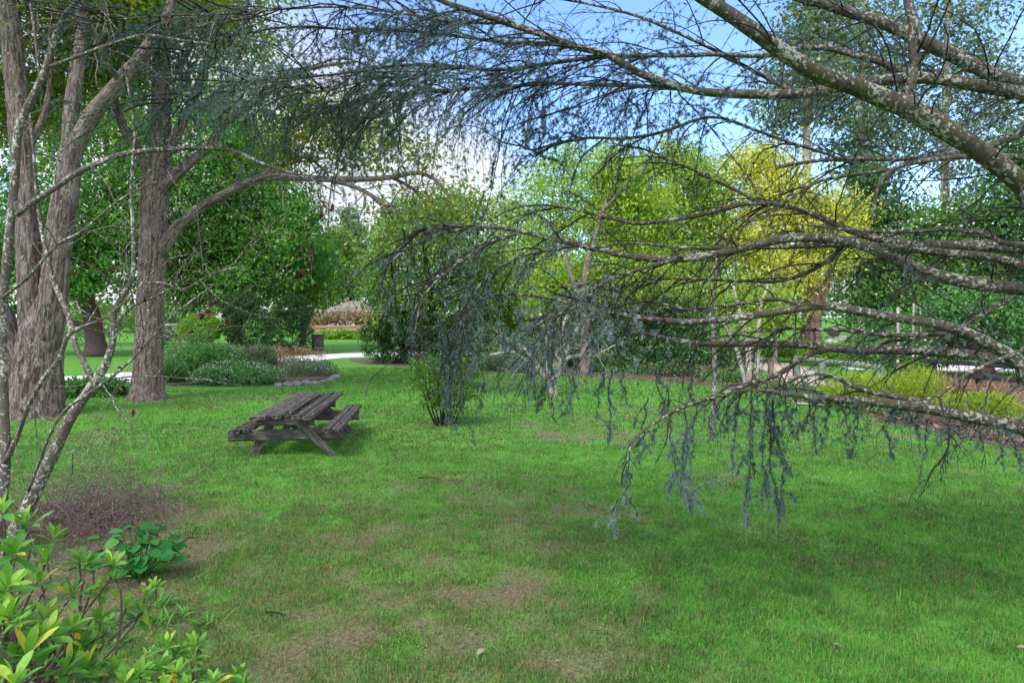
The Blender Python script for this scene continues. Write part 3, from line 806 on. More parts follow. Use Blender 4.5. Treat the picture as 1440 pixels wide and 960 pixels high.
# the wood that closes the view
rg = R(500); mb = MB()
bl = []
for a in np.linspace(-1.35, 1.35, 44):
    d = 95 + rg.uniform(-8, 14); h = rg.uniform(6, 8.5) * (1.7 if a > .1 else (1.9 if a < -.40 else (1.15 if a < -.24 else .7)))
    bl.append((math.sin(a) * d, math.cos(a) * d, h * .55, 4.6, 4, h * .62))
foliage(mb, bl, 52000, .62, rg, 20, .9, .2, .4, .7)
tag(mb.build('woodland', M['mid']), 'far belt of mixed green woodland closing the garden', 'woodland', kind='stuff')

# ---------------------------------------------------------------- clipped bushes, hedges and beds
bush('clipped_bush', 'round yellow-green clipped ball bush behind the big soft shrub', 'bush', pb((282, 463, 29, 28, 22, .85)), 15000, .06, 'topiary', 201, spread=.035, lumps=.1, shell=.14)
bush('clipped_bush', 'tall dark clipped bush with lime tips left of the bin bush', 'bush', pb((348, 460, 29.5, 33, 38, 1.0), (338, 430, 29.5, 24, 22, .8)), 18000, .07, 'clipped', 202, spread=.06, shell=.18, lumps=.1)
bush('clipped_bush', 'dense dark round bush standing right beside the bin', 'bush', pb((405, 470, 32, 34, 34, 1.1), (412, 440, 32, 26, 26, .9)), 18000, .07, 'clipped', 203, spread=.05, shell=.16, lumps=.1)
bush('soft_shrub', 'wide soft green shrub in the island bed behind the white flowers', 'shrub', pb((282, 510, 20.5, 50, 30, 1.0), (258, 515, 20.5, 34, 24, .8), (310, 512, 20.5, 34, 26, .8)), 15000, .075, 'shrub', 204, spread=.10)
bush('flowering_plant', 'low spreading plant covered in small white flowers at the bed front', 'plant', pb((300, 530, 18.0, 34, 14, .5), (345, 530, 18, 40, 15, .6), (375, 528, 18.3, 26, 14, .5), (330, 520, 19, 50, 12, .6)), 9000, .055, 'shrub', 205, spread=.06, flowers=1500, fsize=.034)
bush('flowering_plant', 'grey-green tufted plant with sparse white flowers at the bed tip near the path', 'plant', pb((455, 521, 20.5, 20, 13, .5), (430, 517, 21, 26, 12, .6)), 4500, .055, 'grey', 206, spread=.07, flowers=320, fsize=.035)
bush('border_plant', 'straw and green leafy plant spreading along the stones of the island bed', 'plant', pb((415, 525, 20, 26, 10, .5), (398, 514, 22, 34, 10, .7)), 4200, .075, 'grey', 207, spread=.08, upright=.6, wid=.25)
bush('border_plant', 'upright pale blue-green strappy clump behind the white flowers', 'plant', pb((362, 508, 21.5, 26, 14, .5)), 2200, .22, 'grey', 208, spread=.08, upright=1.6, wid=.10)
bush('border_plant', 'dark strappy leaved clump at the foot of the soft shrub beside the trunk', 'plant', pb((243, 530, 18.4, 14, 12, .35)), 1600, .2, 'shrub', 209, spread=.08, upright=1.2, wid=.12)
bush('border_plant', 'thin reddish seed-headed plant between the clipped bushes and the bed', 'plant', pb((400, 497, 26, 60, 8, .6), (330, 498, 25, 30, 8, .5)), 2600, .10, 'pink', 210, spread=.12, wid=.2, upright=.6)
bush('groundcover_plant', 'low broad leaved green plants between the two big trunks', 'plant', pb((140, 546, 15.6, 42, 9, .4), (110, 548, 15.4, 26, 9, .35)), 3800, .10, 'shrub', 211, spread=.08)
bush('groundcover_plant', 'pale green low plants left of the broad old trunk', 'plant', pb((-6, 553, 14.6, 26, 14, .4)), 1400, .10, 'shrub', 212, spread=.08)
bush('clipped_hedge', 'large dark glossy clipped shrub at the corner of the path', 'hedge', pb((545, 478, 26.2, 37, 33, 1.1), (598, 478, 25.6, 40, 36, 1.2), (570, 462, 26.4, 46, 30, 1.2)), 20000, .085, 'clipped', 213, spread=.09, shell=.2)
bush('garden_shrub', 'dark green shrub mass right of the clipped corner hedge', 'shrub', pb((665, 485, 26, 40, 32, 1.2), (710, 490, 26, 40, 26, 1.2), (640, 470, 27, 34, 30, 1)), 12000, .10, 'dark', 214, spread=.14)
bush('garden_shrub', 'low dark green shrub behind the bare multi-stemmed shrub', 'shrub', pb((765, 495, 25, 40, 22, 1), (800, 488, 26, 34, 26, 1)), 7000, .11, 'dark', 215, spread=.15)
bush('garden_shrub', 'dark twiggy shrub right of the grey trunk at the lawn edge', 'shrub', pb((880, 497, 22.5, 50, 28, 1), (925, 500, 22, 40, 26, .9), (900, 470, 23, 50, 26, 1)), 9500, .10, 'dark', 216, spread=.16)
bush('garden_shrub', 'dark tangled shrub behind the thin sapling', 'shrub', pb((975, 497, 21.5, 44, 32, .9), (1010, 490, 21.5, 36, 36, .9), (950, 455, 22.5, 50, 36, 1)), 10500, .10, 'dark', 217, spread=.16)
bush('border_plant', 'pale strappy day lily clump at the far lawn edge', 'plant', pb((695, 515, 22.6, 24, 9, .4), (730, 520, 22, 14, 7, .3)), 1200, .3, 'grey', 218, spread=.1, upright=1.6, wid=.07)
bush('lime_shrub', 'feathery lime green shrub in front of the log rail', 'shrub', pb((1195, 548, 13.4, 36, 22, .5), (1245, 552, 13.2, 50, 24, .5), (1290, 545, 13.2, 34, 26, .5)), 15000, .06, 'lime', 219, spread=.07, upright=1.0, wid=.22, out_w=.8)
bush('lime_shrub', 'smaller feathery lime shrub nearer the low cedar limb', 'shrub', pb((1365, 572, 11.9, 40, 18, .35), (1405, 577, 11.8, 32, 17, .35)), 9000, .055, 'lime', 220, spread=.06, upright=1.0, wid=.22, out_w=.8)
bush('strappy_plant', 'straw coloured strappy clump between the lime shrubs and the black railing', 'plant', pb((1350, 556, 14.5, 34, 9, .4), (1390, 559, 14.5, 34, 9, .4), (1322, 550, 15, 24, 9, .4)), 1300, .24, 'pink', 221, spread=.10, upright=.2, wid=.08)
bush('garden_shrub', 'deep green shrub with pale flowers beyond the log rail end', 'shrub', pb((1275, 500, 20, 40, 34, 1), (1310, 480, 21, 44, 40, 1), (1250, 470, 23, 40, 34, 1)), 10000, .10, 'shrub', 222, spread=.14, flowers=160, fsize=.09)
bush('garden_shrub', 'deep green shrub crowding the frame behind the forked tree', 'shrub', pb((1420, 475, 21, 60, 30, 1), (1470, 490, 18, 50, 40, 1)), 8000, .10, 'shrub', 223, spread=.14)
bush('dry_shrub', 'brown half-bare shrub on the mulch between gravel path and lime shrub', 'shrub', pb((1130, 555, 15.2, 36, 12, .5), (1085, 545, 16.5, 30, 12, .5)), 1500, .06, 'brown_leaf', 224, spread=.12, stems=60, bark='twig_brown', stem_r=.008)
bush('dry_shrub', 'purple-brown twiggy shrub under the lowest cedar limb', 'shrub', pb((1290, 595, 11.6, 50, 10, .3), (1370, 605, 11.2, 60, 12, .35)), 1600, .05, 'brown_leaf', 225, spread=.10, stems=90, bark='twig_brown', stem_r=.006)
bush('garden_shrub', 'twiggy reddish shrub at the mulch edge left of the pink stemmed tree', 'shrub', pb((1000, 525, 19.5, 40, 12, .4), (935, 520, 20.5, 34, 10, .5)), 1500, .06, 'brown_leaf', 226, spread=.12, stems=60, bark='twig_brown', stem_r=.008)
bush('border_plant', 'low mid green plants on the mulch below the dark twiggy shrub', 'plant', pb((885, 522, 21.5, 34, 7, .4), (925, 526, 21.2, 30, 7, .4)), 1500, .09, 'shrub', 232, spread=.1)
bush('border_plant', 'low dark green plants on the mulch under the cedar limb ends', 'plant', pb((1215, 577, 13.0, 30, 8, .35), (1260, 588, 12.4, 30, 8, .3)), 1700, .06, 'dark', 233, spread=.08)
bush('border_plant', 'low green plants at the mulch edge under the lowest cedar limb', 'plant', pb((1425, 606, 10.6, 34, 14, .35), (1455, 600, 10.8, 30, 14, .3)), 1700, .06, 'grey', 234, spread=.08)
for k_, (px_, py_, d_, lf_, lab_) in enumerate(((745, 517, 23.2, 'shrub', 'low green shrub at the far lawn edge under the bare multi-stemmed shrub'), (862, 515, 22.2, 'mid', 'low leafy plant right of the grey trunk at the lawn edge'), (955, 523, 20.6, 'dark', 'low dark leafy plant at the lawn edge left of the sapling'),
        (1030, 533, 18.9, 'shrub', 'low green plant at the foot of the pink stemmed tree'), (1110, 550, 16.2, 'shrub', 'low green plant beside the short brown timber post'), (1165, 562, 14.3, 'mid', 'low leafy plant where the gravel path meets the lawn'))):
    bush('border_plant', lab_, 'plant', pb((px_ - 16, py_, d_, 24, 11, .4), (px_ + 18, py_ + 2, d_ - .2, 26, 10, .4)), 2000, .085, lf_, 250 + k_, spread=.10)
bush('green_hedge', 'low clipped green bank beside the gravel path beyond the log rail', 'hedge', pb((1120, 492, 27, 60, 12, .8), (1180, 495, 25, 60, 12, .8), (1240, 498, 24, 40, 12, .8)), 9000, .09, 'topiary', 227, spread=.09)
bush('low_hedge', 'low yellow-green hedge beyond the far lawn', 'hedge', pb((470, 471, 54, 22, 7, .7), (500, 471, 54, 22, 7, .7), (530, 471, 54, 22, 7, .7)), 4500, .16, 'topiary', 228, spread=.14)
bush('pink_shrub', 'dusty pink-brown shrub row above the red-brown rail', 'shrub', pb((455, 448, 62, 22, 9, 1), (485, 446, 62, 24, 10, 1), (515, 447, 62, 22, 9, 1)), 3600, .22, 'pink', 229, spread=.25)
bush('yellow_shrub', 'sunlit yellow-green shrubs behind the clipped ball bush', 'shrub', pb((250, 435, 44, 40, 20, 1.5), (320, 415, 46, 40, 24, 1.5), (200, 452, 44, 36, 16, 1.5), (130, 440, 45, 60, 20, 1.5)), 9000, .17, 'mid', 230, spread=.3)
bush('border_plant', 'pale flower border behind the rustic rail', 'plant', pb((232, 472, 40, 24, 9, .7), (120, 466, 42, 50, 8, .8)), 2200, .15, 'grey', 231, spread=.2, flowers=150, fsize=.1)
# ---------------------------------------------------------------- slim trees and shrubs on the lawn


def bare_tree(name, label, cat, stems, bark, seed, twigs=40, tl=(.3, .9), leaf=None, nleaf=0, lsize=.05, tr=.006, tg=.03, part='stem', side=.7, wander=.13, upb=.25, leafspread=.04):
    rg = R(seed)
    c0, r0 = stem_pts(stems[0]); b = c0[0].copy(); b[2] = 0
    t = thing(name, label, cat, b)
    tips = []
    for i, s in enumerate(stems):
        c, r = stem_pts(s); ms = MB()
        cc = limb(ms, c, 0, 0, 36, 9, radii=r, wob=r.mean() * .25, seed=seed + i)
        k = max(3, int(twigs / len(stems)))
        j = rg.integers(9, 36, k); tn = norm(cc[np.minimum(j + 1, 35)] - cc[np.minimum(j, 34)])
        dd = tn * .5 + rg.normal(0, side, (k, 3)); dd[:, 2] += upb
        g = grow(cc[j], dd, rg.uniform(tl[0], tl[1], k) * (1.15 - j / 60), 9, tg, wander, rg)
        ra = np.minimum(tr, r.mean() * .6) * np.linspace(1, .25, 10)[None] * np.ones((k, 1))
        tubes(ms, g, ra, 5)
        j2 = rg.integers(0, k, k * 2); q2 = rg.integers(3, 9, k * 2)
        d2 = norm(g[j2, q2 + 1 - (q2 == 9)] - g[j2, q2 - 1]) + rg.normal(0, .6, (k * 2, 3))
        g2 = grow(g[j2, q2], d2, rg.uniform(tl[0] * .3, tl[1] * .45, k * 2), 6, tg, wander, rg)
        tubes(ms, g2, ra[0, 0] * .5 * np.linspace(1, .35, 7)[None] * np.ones((k * 2, 1)), 4)
        ms.build(part, M[bark], t)
        tips += [g[:, 4:].reshape(-1, 3), g2[:, 2:].reshape(-1, 3)]
    if nleaf:
        tp = np.concatenate(tips); q = tp[rg.integers(0, len(tp), nleaf)] + rg.normal(0, leafspread, (nleaf, 3)); q = q[q[:, 2] > .02]
        mc = MB(); n = len(q)
        leaves(mc, q, rg.normal(0, 1, (n, 3)) - [0, 0, .4], rg.normal(0, .5, (n, 3)) + [0, 0, 1], lsize * rg.uniform(.7, 1.3, n), lsize * .5, rg.random(n) * .6 + .2)
        mc.build('foliage', M[leaf], t)
    return t


bare_tree('multi_stemmed_shrub', 'pale bare multi-stemmed shrub spreading above the shaded lawn strip', 'shrub',
    [[(778, 558, 15.6, 12), (778, 540, 15.6, 11), (781, 515, 15.6, 9), (788, 480, 15.6, 7), (800, 440, 15.6, 4)],
     [(777, 545, 15.6, 8), (770, 515, 15.5, 7), (766, 480, 15.4, 6), (760, 440, 15.3, 4)],
     [(776, 543, 15.6, 7), (755, 520, 15.3, 6), (735, 503, 15.0, 5), (720, 495, 14.8, 4), (690, 500, 14.5, 2.5)],
     [(776, 540, 15.6, 6), (750, 505, 15.7, 5), (730, 485, 15.8, 4), (700, 470, 16, 2)],
     [(780, 535, 15.6, 7), (795, 505, 15.7, 6), (812, 500, 15.8, 5), (840, 498, 15.9, 3.5), (865, 485, 16, 2)],
     [(781, 528, 15.6, 6), (798, 490, 15.5, 5), (815, 455, 15.4, 3)]],
    'bark_pale', 301, 60, (.4, 1.1), 'grey', 1500, .05, .009)
bare_tree('willowy_shrub', 'small leafy many-stemmed shrub in the middle of the lawn', 'shrub',
    [[(625 + a * .3, 602, 11.3 + b * .2, 3), (625 + a * .6, 580, 11.3 + b * .4, 2.6), (625 + a, 545 - abs(b) * 8, 11.3 + b * .6, 2), (622 + a * 1.25, 512 - 10 * b, 11.3 + b * .7, 1.2)]
     for a, b in ((-34, .2), (-26, -.4), (-18, .5), (-9, -.2), (0, .6), (8, -.5), (17, .3), (26, -.1), (34, .3), (-4, 0))],
    'twig', 302, 130, (.15, .42), 'mid', 5200, .055, .004, .05, side=.5)
bare_tree('sapling', 'thin straight grey sapling standing alone on the right of the lawn', 'sapling',
    [[(1003, 613, 10.3, 9), (1003, 590, 10.3, 8), (1004, 550, 10.3, 7.5), (1005, 500, 10.3, 7), (1004, 440, 10.3, 6), (1007, 370, 10.3, 4), (1012, 320, 10.3, 2)]],
    'twig_lichen', 303, 14, (.4, 1.0), 'mid', 260, .05, .008)
bare_tree('pink_stemmed_tree', 'small tree with several pinkish bare stems at the edge of the mulch', 'tree',
    [[(1055, 541, 17.6, 10), (1053, 520, 17.6, 9), (1051, 480, 17.6, 8), (1040, 440, 17.6, 5), (1030, 400, 17.6, 3)],
     [(1048, 541, 17.5, 6), (1042, 515, 17.5, 5.5), (1034, 485, 17.5, 5), (1015, 450, 17.4, 3)],
     [(1063, 540, 17.6, 8), (1067, 505, 17.6, 7), (1066, 470, 17.6, 6), (1070, 430, 17.6, 4), (1085, 390, 17.7, 2)]],
    'bark_pale', 304, 24, (.5, 1.2), 'spring', 900, .07, .010)
bare_tree('lichen_shrub', 'leaning grey lichen-blotched young tree rising from the rhododendron', 'tree',
    [[(-14, 880, 4.15, 20), (10, 770, 4.15, 19), (40, 708, 4.15, 18), (70, 645, 4.15, 16.5), (97, 588, 4.15, 15), (125, 546, 4.15, 13.5), (150, 508, 4.15, 11), (160, 470, 4.15, 9), (161, 440, 4.15, 8), (172, 416, 4.15, 7.5), (187, 392, 4.15, 6.5), (189, 340, 4.15, 5.5), (186, 260, 4.2, 4.5), (190, 190, 4.25, 3.5), (178, 110, 4.3, 2.5)],
     [(130, 535, 4.15, 9), (117, 505, 4.2, 8.5), (109, 490, 4.25, 8), (102, 467, 4.3, 8), (96, 440, 4.35, 7.5), (80, 405, 4.4, 7), (68, 370, 4.4, 6), (55, 310, 4.5, 5), (48, 220, 4.6, 4), (40, 140, 4.6, 3)],
     [(40, 690, 4.1, 4), (82, 588, 4.0, 4), (130, 548, 3.95, 4), (162, 525, 3.9, 3.6), (192, 498, 3.85, 3.2), (240, 446, 3.8, 2.6), (300, 400, 3.75, 1.6)],
     [(161, 460, 4.15, 4), (185, 432, 4.1, 3.4), (215, 418, 4.05, 3), (250, 400, 4.0, 2.2)],
     [(188, 398, 4.15, 3.6), (230, 398, 4.1, 3.2), (258, 407, 4.1, 3), (300, 385, 4.05, 2.4), (345, 372, 4, 1.6)]],
    'twig_lichen', 305, 36, (.3, .95), 'maroon', 26, .05, .0042, .02, side=.6, upb=.2)
bare_tree('bare_shrub', 'dark stemmed bare shrub arching over the mulch, with long thin twigs', 'shrub',
    [[(-12, 880, 4.4, 15), (2, 720, 4.4, 15), (8, 648, 4.4, 14), (5, 560, 4.45, 13), (2, 450, 4.5, 12), (10, 340, 4.5, 11.5), (20, 245, 4.5, 11.5), (27, 178, 4.5, 11), (45, 140, 4.5, 10.5), (62, 105, 4.5, 9.5), (76, 58, 4.5, 9), (90, 22, 4.5, 7), (118, -10, 4.5, 6), (170, -60, 4.5, 5)],
     [(7, 650, 4.4, 8), (22, 620, 4.35, 7), (37, 577, 4.3, 7), (57, 535, 4.25, 6.5), (82, 502, 4.2, 6), (95, 472, 4.15, 5.5), (112, 460, 4.1, 5), (140, 450, 4.1, 4), (172, 427, 4.05, 3), (215, 380, 4, 2)],
     [(23, 303, 4.5, 8), (45, 284, 4.5, 7.5), (80, 262, 4.5, 7.5), (110, 242, 4.5, 8), (143, 228, 4.5, 8), (166, 219, 4.5, 8), (195, 214, 4.5, 7.5), (230, 210, 4.5, 7), (283, 208, 4.5, 6.5), (327, 212, 4.5, 6), (366, 229, 4.5, 5), (400, 240, 4.5, 4), (433, 250, 4.5, 3.5), (480, 272, 4.5, 2)],
     [(70, 94, 4.5, 5), (110, 80, 4.4, 5), (143, 68, 4.35, 4.5), (175, 57, 4.3, 4), (205, 50, 4.25, 4), (250, 56, 4.2, 3), (300, 62, 4.2, 2)],
     [(2, 420, 4.5, 5), (40, 390, 4.4, 4.5), (80, 345, 4.4, 4.5), (115, 325, 4.35, 4), (170, 280, 4.3, 3), (230, 250, 4.3, 1.8)],
     [(56, 112, 4.5, 4), (50, 60, 4.55, 3.6), (42, 0, 4.6, 3), (38, -40, 4.6, 2)]],
    'twig_lichen', 306, 54, (.35, 1.1), 'maroon', 34, .05, .004, .03, side=.6, upb=.1)

# maroon leaves on long thin canes
rg = R(77); mb = MB(); t_ = thing('maroon_leaved_shrub', 'thin cane shrub with a few dark maroon leaves in front of the clipped bushes', 'shrub', (-2.5, 6.6, 0))
tip = np.array([P(x, y, d) for x, y, d in ((278, 422, 6.4), (290, 440, 6.4), (320, 452, 6.5), (437, 357, 6.6), (425, 383, 6.6), (300, 425, 6.4), (455, 290, 6.6))])
b0 = np.stack([np.full(7, -3.9), np.full(7, 5.9), np.zeros(7)], -1) + rg.normal(0, .12, (7, 3)) * [1, 1, 0]
tt = np.linspace(0, 1, 16)[None, :, None]; md = b0 * .4 + tip * .6 + [-.25, 0, .45]
pth = b0[:, None] * (1 - tt) ** 2 + 2 * md[:, None] * tt * (1 - tt) + tip[:, None] * tt ** 2
tubes(mb, pth, np.linspace(.003, .0012, 16)[None] * np.ones((7, 1)), 5); mb.build('cane', M['twig_lichen'], t_)
mb = MB(); q = np.repeat(tip, 7, 0) + rg.normal(0, .035, (49, 3)); leaves(mb, q, rg.normal(0, 1, (49, 3)) - [0, 0, .5], rg.normal(0, .6, (49, 3)) + [0, -.6, .6], .075, .05, rg.random(49) ** 2, .1)
mb.build('foliage', M['maroon'], t_)

# dead twiggy heap
rg = R(78); t_ = thing('dead_shrub', 'collapsed heap of purple-brown dead twigs on the mulch', 'shrub', (-3.75, 6.0, 0)); mb = MB()
n = 900; b0 = np.stack([-3.75 + rg.normal(0, .36, n), 5.95 + rg.normal(0, .45, n), np.zeros(n)], -1)
b0[:, 2] = rg.random(n) * .03
d = rg.normal(0, 1, (n, 3)); d[:, 2] = np.abs(d[:, 2]) * .8 + .45
g = grow(b0, d, rg.uniform(.2, .95, n) * rg.uniform(.5, 1.3, n), 9, .11, .17, rg); g[:, :, 2] = np.abs(g[:, :, 2] - .01) + .004
tubes(mb, g, rg.uniform(.0014, .0036, n)[:, None] * np.linspace(1, .4, 10)[None], 4); mb.build('stem', M['twig_brown'], t_)
n = 9; mb = MB(); b0 = np.stack([-3.8 + rg.normal(0, .3, n), 5.9 + rg.normal(0, .2, n), np.zeros(n)], -1); d = rg.normal(0, .5, (n, 3)) + [.35, 0, 1.0]
g = grow(b0, d, rg.uniform(.9, 1.5, n), 12, .12, .05, rg); g[:, :, 2] = np.maximum(g[:, :, 2], .01)
tubes(mb, g, np.linspace(.0045, .002, 13)[None] * np.ones((n, 1)), 5, mat=0); mb.build('cane', M['twig_lichen'], t_)
# leaf litter
n = 2600; x = np.concatenate([rg.normal(-3.6, .6, 900), rg.normal(-2.5, .6, 500), rg.uniform(-3, 3, 200), rg.normal(-1.0, 1.2, 1000)])
y = np.concatenate([rg.normal(6.0, .75, 900), rg.normal(4.4, .6, 500), rg.uniform(3.3, 12, 200), rg.normal(4.4, .9, 1000)])
ok = (y > 3) & (rg.random(n) > lush(x, y) * .9); x, y = x[ok], y[ok]; n = len(x); mb = MB()
leaves(mb, np.stack([x, y, height(x, y) + .004 + rg.random(n) * .008], -1), rg.normal(0, 1, (n, 3)) * [1, 1, .2], rg.normal(0, .3, (n, 3)) + [0, 0, 1], rg.uniform(.010, .036, n), rg.uniform(.006, .018, n), rg.random(n), .2)
n = 900; x = rg.normal(-.6, 1.4, n); y = np.abs(rg.normal(4.9, 1.2, n) - 3.2) + 3.2; ok = rg.random(n) > lush(x, y); x, y = x[ok], y[ok]; n = len(x)
g = grow(np.stack([x, y, height(x, y) + .006], -1), rg.normal(0, 1, (n, 3)) * [1, 1, 0], rg.uniform(.02, .10, n), 3, 0, .2, rg); g[:, :, 2] = height(g[:, :, 0], g[:, :, 1]) + .007
tubes(mb, g, np.full((n, 4), .0012), 3, rg.random(n) * .5 + .5)
n = 3000; px = rg.uniform(690, 1560, n); py = np.interp(px, BX, BY) - rg.uniform(0, 26, n) * rg.random(n) ** .7; dd = CH * F / (py - HZ)
leaves(mb, np.stack([(px - 720) / F * dd, dd, .03 + rg.random(n) * .05], -1), rg.normal(0, 1, (n, 3)) * [1, 1, .4], rg.normal(0, .5, (n, 3)) + [0, 0, 1], rg.uniform(.05, .12, n), rg.uniform(.03, .06, n), rg.random(n), .25)
tag(mb.build('leaf_litter', M['brown_leaf']), 'scattered brown leaf litter and straw over the bare soil', kind='stuff', cat='litter')

# ---------------------------------------------------------------- rhododendron and broad leaved plant, near left


def broad(mb, C, D, Nn, L, Wd, tint, curl=.15, prof=((0, .10), (.22, .55), (.5, .95), (.75, .9), (.92, .45), (1, .02))):
    n = len(C)
    if n == 0: return
    D = norm(D); S = norm(np.cross(D, Nn)); U = np.cross(S, D)
    L = np.broadcast_to(np.asarray(L, float), (n,)); Wd = np.broadcast_to(np.asarray(Wd, float), (n,)); k = len(prof); V = np.zeros((n, k, 3, 3))
    curl = np.broadcast_to(np.asarray(curl, float), (n,))
    for i, (t, pw) in enumerate(prof):
        ctr = C + D * (L * t)[:, None] - U * (L * curl * t * t)[:, None]
        hw = (Wd * pw * .5)[:, None]
        V[:, i, 0] = ctr + S * hw + U * hw * .28; V[:, i, 1] = ctr; V[:, i, 2] = ctr - S * hw + U * hw * .28
    b = (np.arange(n) * k * 3)[:, None]
    fs = []
    for i in range(k - 1):
        a = i * 3
        fs += [b + [a, a + 1, a + 4, a + 3], b + [a + 1, a + 2, a + 5, a + 4]]
    mb.add(V, fs, np.repeat(np.broadcast_to(np.asarray(tint, float), (n,)), k * 3))


def whorl_bush(name, label, whorls, base, seed, extra=0):
    rg = R(seed); t = thing(name, label, 'shrub', base); ml = MB(); ms = MB()
    Wp = np.array([P(*q[:3]) for q in whorls]); sz = np.array([q[3] if len(q) > 3 else 1.0 for q in whorls])
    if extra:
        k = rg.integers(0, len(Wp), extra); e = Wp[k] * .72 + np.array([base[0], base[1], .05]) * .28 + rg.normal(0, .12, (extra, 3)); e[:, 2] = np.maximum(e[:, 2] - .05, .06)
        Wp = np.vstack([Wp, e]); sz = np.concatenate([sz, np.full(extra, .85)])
    for i, (c, s) in enumerate(zip(Wp, sz)):
        old = i >= len(whorls)
        ax = norm(np.array([rg.normal(0, .25), rg.normal(-.1, .25), 1.0])); nl = rg.integers(9, 14)
        an = np.arange(nl) * 2.4 + rg.random() * 6; e1 = norm(np.cross(ax, [1, .2, 0])); e2 = np.cross(ax, e1)
        pit = np.linspace(1.5, .25, nl) + rg.normal(0, .12, nl)                   # oldest leaves lie flat, young ones stand up
        rad = e1 * np.cos(an)[:, None] + e2 * np.sin(an)[:, None]
        D = ax * np.cos(pit)[:, None] + rad * np.sin(pit)[:, None]; Nn = ax * np.sin(pit)[:, None] - rad * np.cos(pit)[:, None]
        L = s * (.092 - .026 * np.linspace(0, 1, nl)) * rg.uniform(.85, 1.15, nl)
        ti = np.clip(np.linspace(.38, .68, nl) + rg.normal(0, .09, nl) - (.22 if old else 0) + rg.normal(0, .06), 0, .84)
        o = rg.random(nl) < .05; ti[o] = rg.uniform(.86, 1.0, o.sum())
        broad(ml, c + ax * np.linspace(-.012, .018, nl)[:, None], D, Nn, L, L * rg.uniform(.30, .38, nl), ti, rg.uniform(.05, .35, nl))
        if rg.random() < .3:
            q = grow(c[None] - [[0, 0, .03]], rg.normal(0, .4, (1, 3)) - [[0, 0, 1]], [.01], 1, 0, 0, rg)
            broad(ml, q[:, 0], norm(np.array([[rg.normal(0, .3), rg.normal(0, .3), -1.0]])), np.array([[0, -1.0, .2]]), .085, .028, np.array([rg.uniform(.86, 1)]))
        foot = np.array([base[0] + rg.normal(0, .14), base[1] + rg.normal(0, .14), 0]); foot[2] = -.02
        mid = foot * .45 + c * .55 + rg.normal(0, .04, 3) + np.array([0, 0, -.05])
        limb(ms, [foot, mid, c - ax * .06, c], .011 * s, .004, 12, 6, seed=i, wob=.004)
    ms.build('stems', M['twig_brown'], t); ml.build('leaves', M['rhodo'], t)


whorl_bush('rhododendron', 'large bright green whorled-leaf bush crowding the near edge of the lawn', [
    (38, 742, 2.75, 1.15), (4, 722, 2.7), (-30, 760, 2.6), (18, 780, 2.65, 1.1), (66, 792, 2.85), (8, 830, 2.5, 1.2), (58, 822, 2.75), (112, 792, 2.95), (128, 800, 3.0), (158, 795, 3.05), (164, 812, 3.05, .9),
    (104, 838, 2.8, 1.1), (140, 835, 2.95), (62, 868, 2.6), (14, 872, 2.4, 1.2), (-10, 905, 2.3, 1.3), (38, 925, 2.35, 1.45), (66, 900, 2.5, 1.2), (90, 948, 2.5, 1.1), (125, 938, 2.7), (155, 948, 2.75), (20, 965, 2.2, 1.3), (100, 885, 2.7), (140, 872, 2.9, .9), (205, 842, 3.2, .8), (218, 826, 3.25, .7), (176, 856, 3.1, .8), (-40, 860, 2.4, 1.2), (75, 760, 2.9), (-20, 810, 2.6, 1.1)],
    (-2.15, 2.85, 0), 401, 34)
whorl_bush('rhododendron', 'small bright green whorled-leaf bush with narrow upright shoots at the near lawn edge', [
    (233, 912, 2.75, .8), (276, 910, 2.85, .85), (268, 925, 2.8, .8), (228, 945, 2.65, .9), (250, 950, 2.65, .9), (196, 950, 2.65, .9), (206, 935, 2.75, .8), (300, 962, 2.7, .8), (330, 955, 2.75, .8), (345, 972, 2.7), (175, 962, 2.6), (262, 975, 2.6, .9), (225, 980, 2.55)],
    (-1.32, 2.72, 0), 402, 6)
rg = R(79); c = G(192, 812); t_ = thing('round_leaved_plant', 'low plant with round dark green leaves between the twig heap and the lawn', 'plant', c); ml = MB(); ms = MB()
n = 64; a = rg.uniform(0, 6.28, n); r = .30 * np.sqrt(rg.random(n)); hd = np.stack([c[0] + r * np.cos(a), c[1] + r * np.sin(a) * .8, .29 - .55 * r ** 1.5 * 1.6 + rg.normal(0, .04, n)], -1); hd[:, 2] = np.maximum(hd[:, 2], .05)
f0 = np.array([c[0], c[1], 0]) + rg.normal(0, .05, (n, 3)) * [1, 1, 0]; tt = np.linspace(0, 1, 7)[None, :, None]; md = f0 * .6 + hd * .4 + [0, 0, .08]
tubes(ms, f0[:, None] * (1 - tt) ** 2 + 2 * md[:, None] * tt * (1 - tt) + hd[:, None] * tt ** 2, np.full((n, 7), .0028), 5); ms.build('stems', M['round'], t_)
out_ = np.stack([np.cos(a), np.sin(a), rg.normal(-.25, .2, n)], -1); L = rg.uniform(.055, .098, n)
broad(ml, hd - norm(out_) * L[:, None] * .3, out_, rg.normal(0, .25, (n, 3)) + [0, -.15, 1], L, L * .98, np.clip(rg.normal(.5, .22, n), 0, 1), .12, ((0, .35), (.1, .75), (.3, 1), (.6, 1), (.85, .68), (1, .12)))
ml.build('leaves', M['round'], t_)
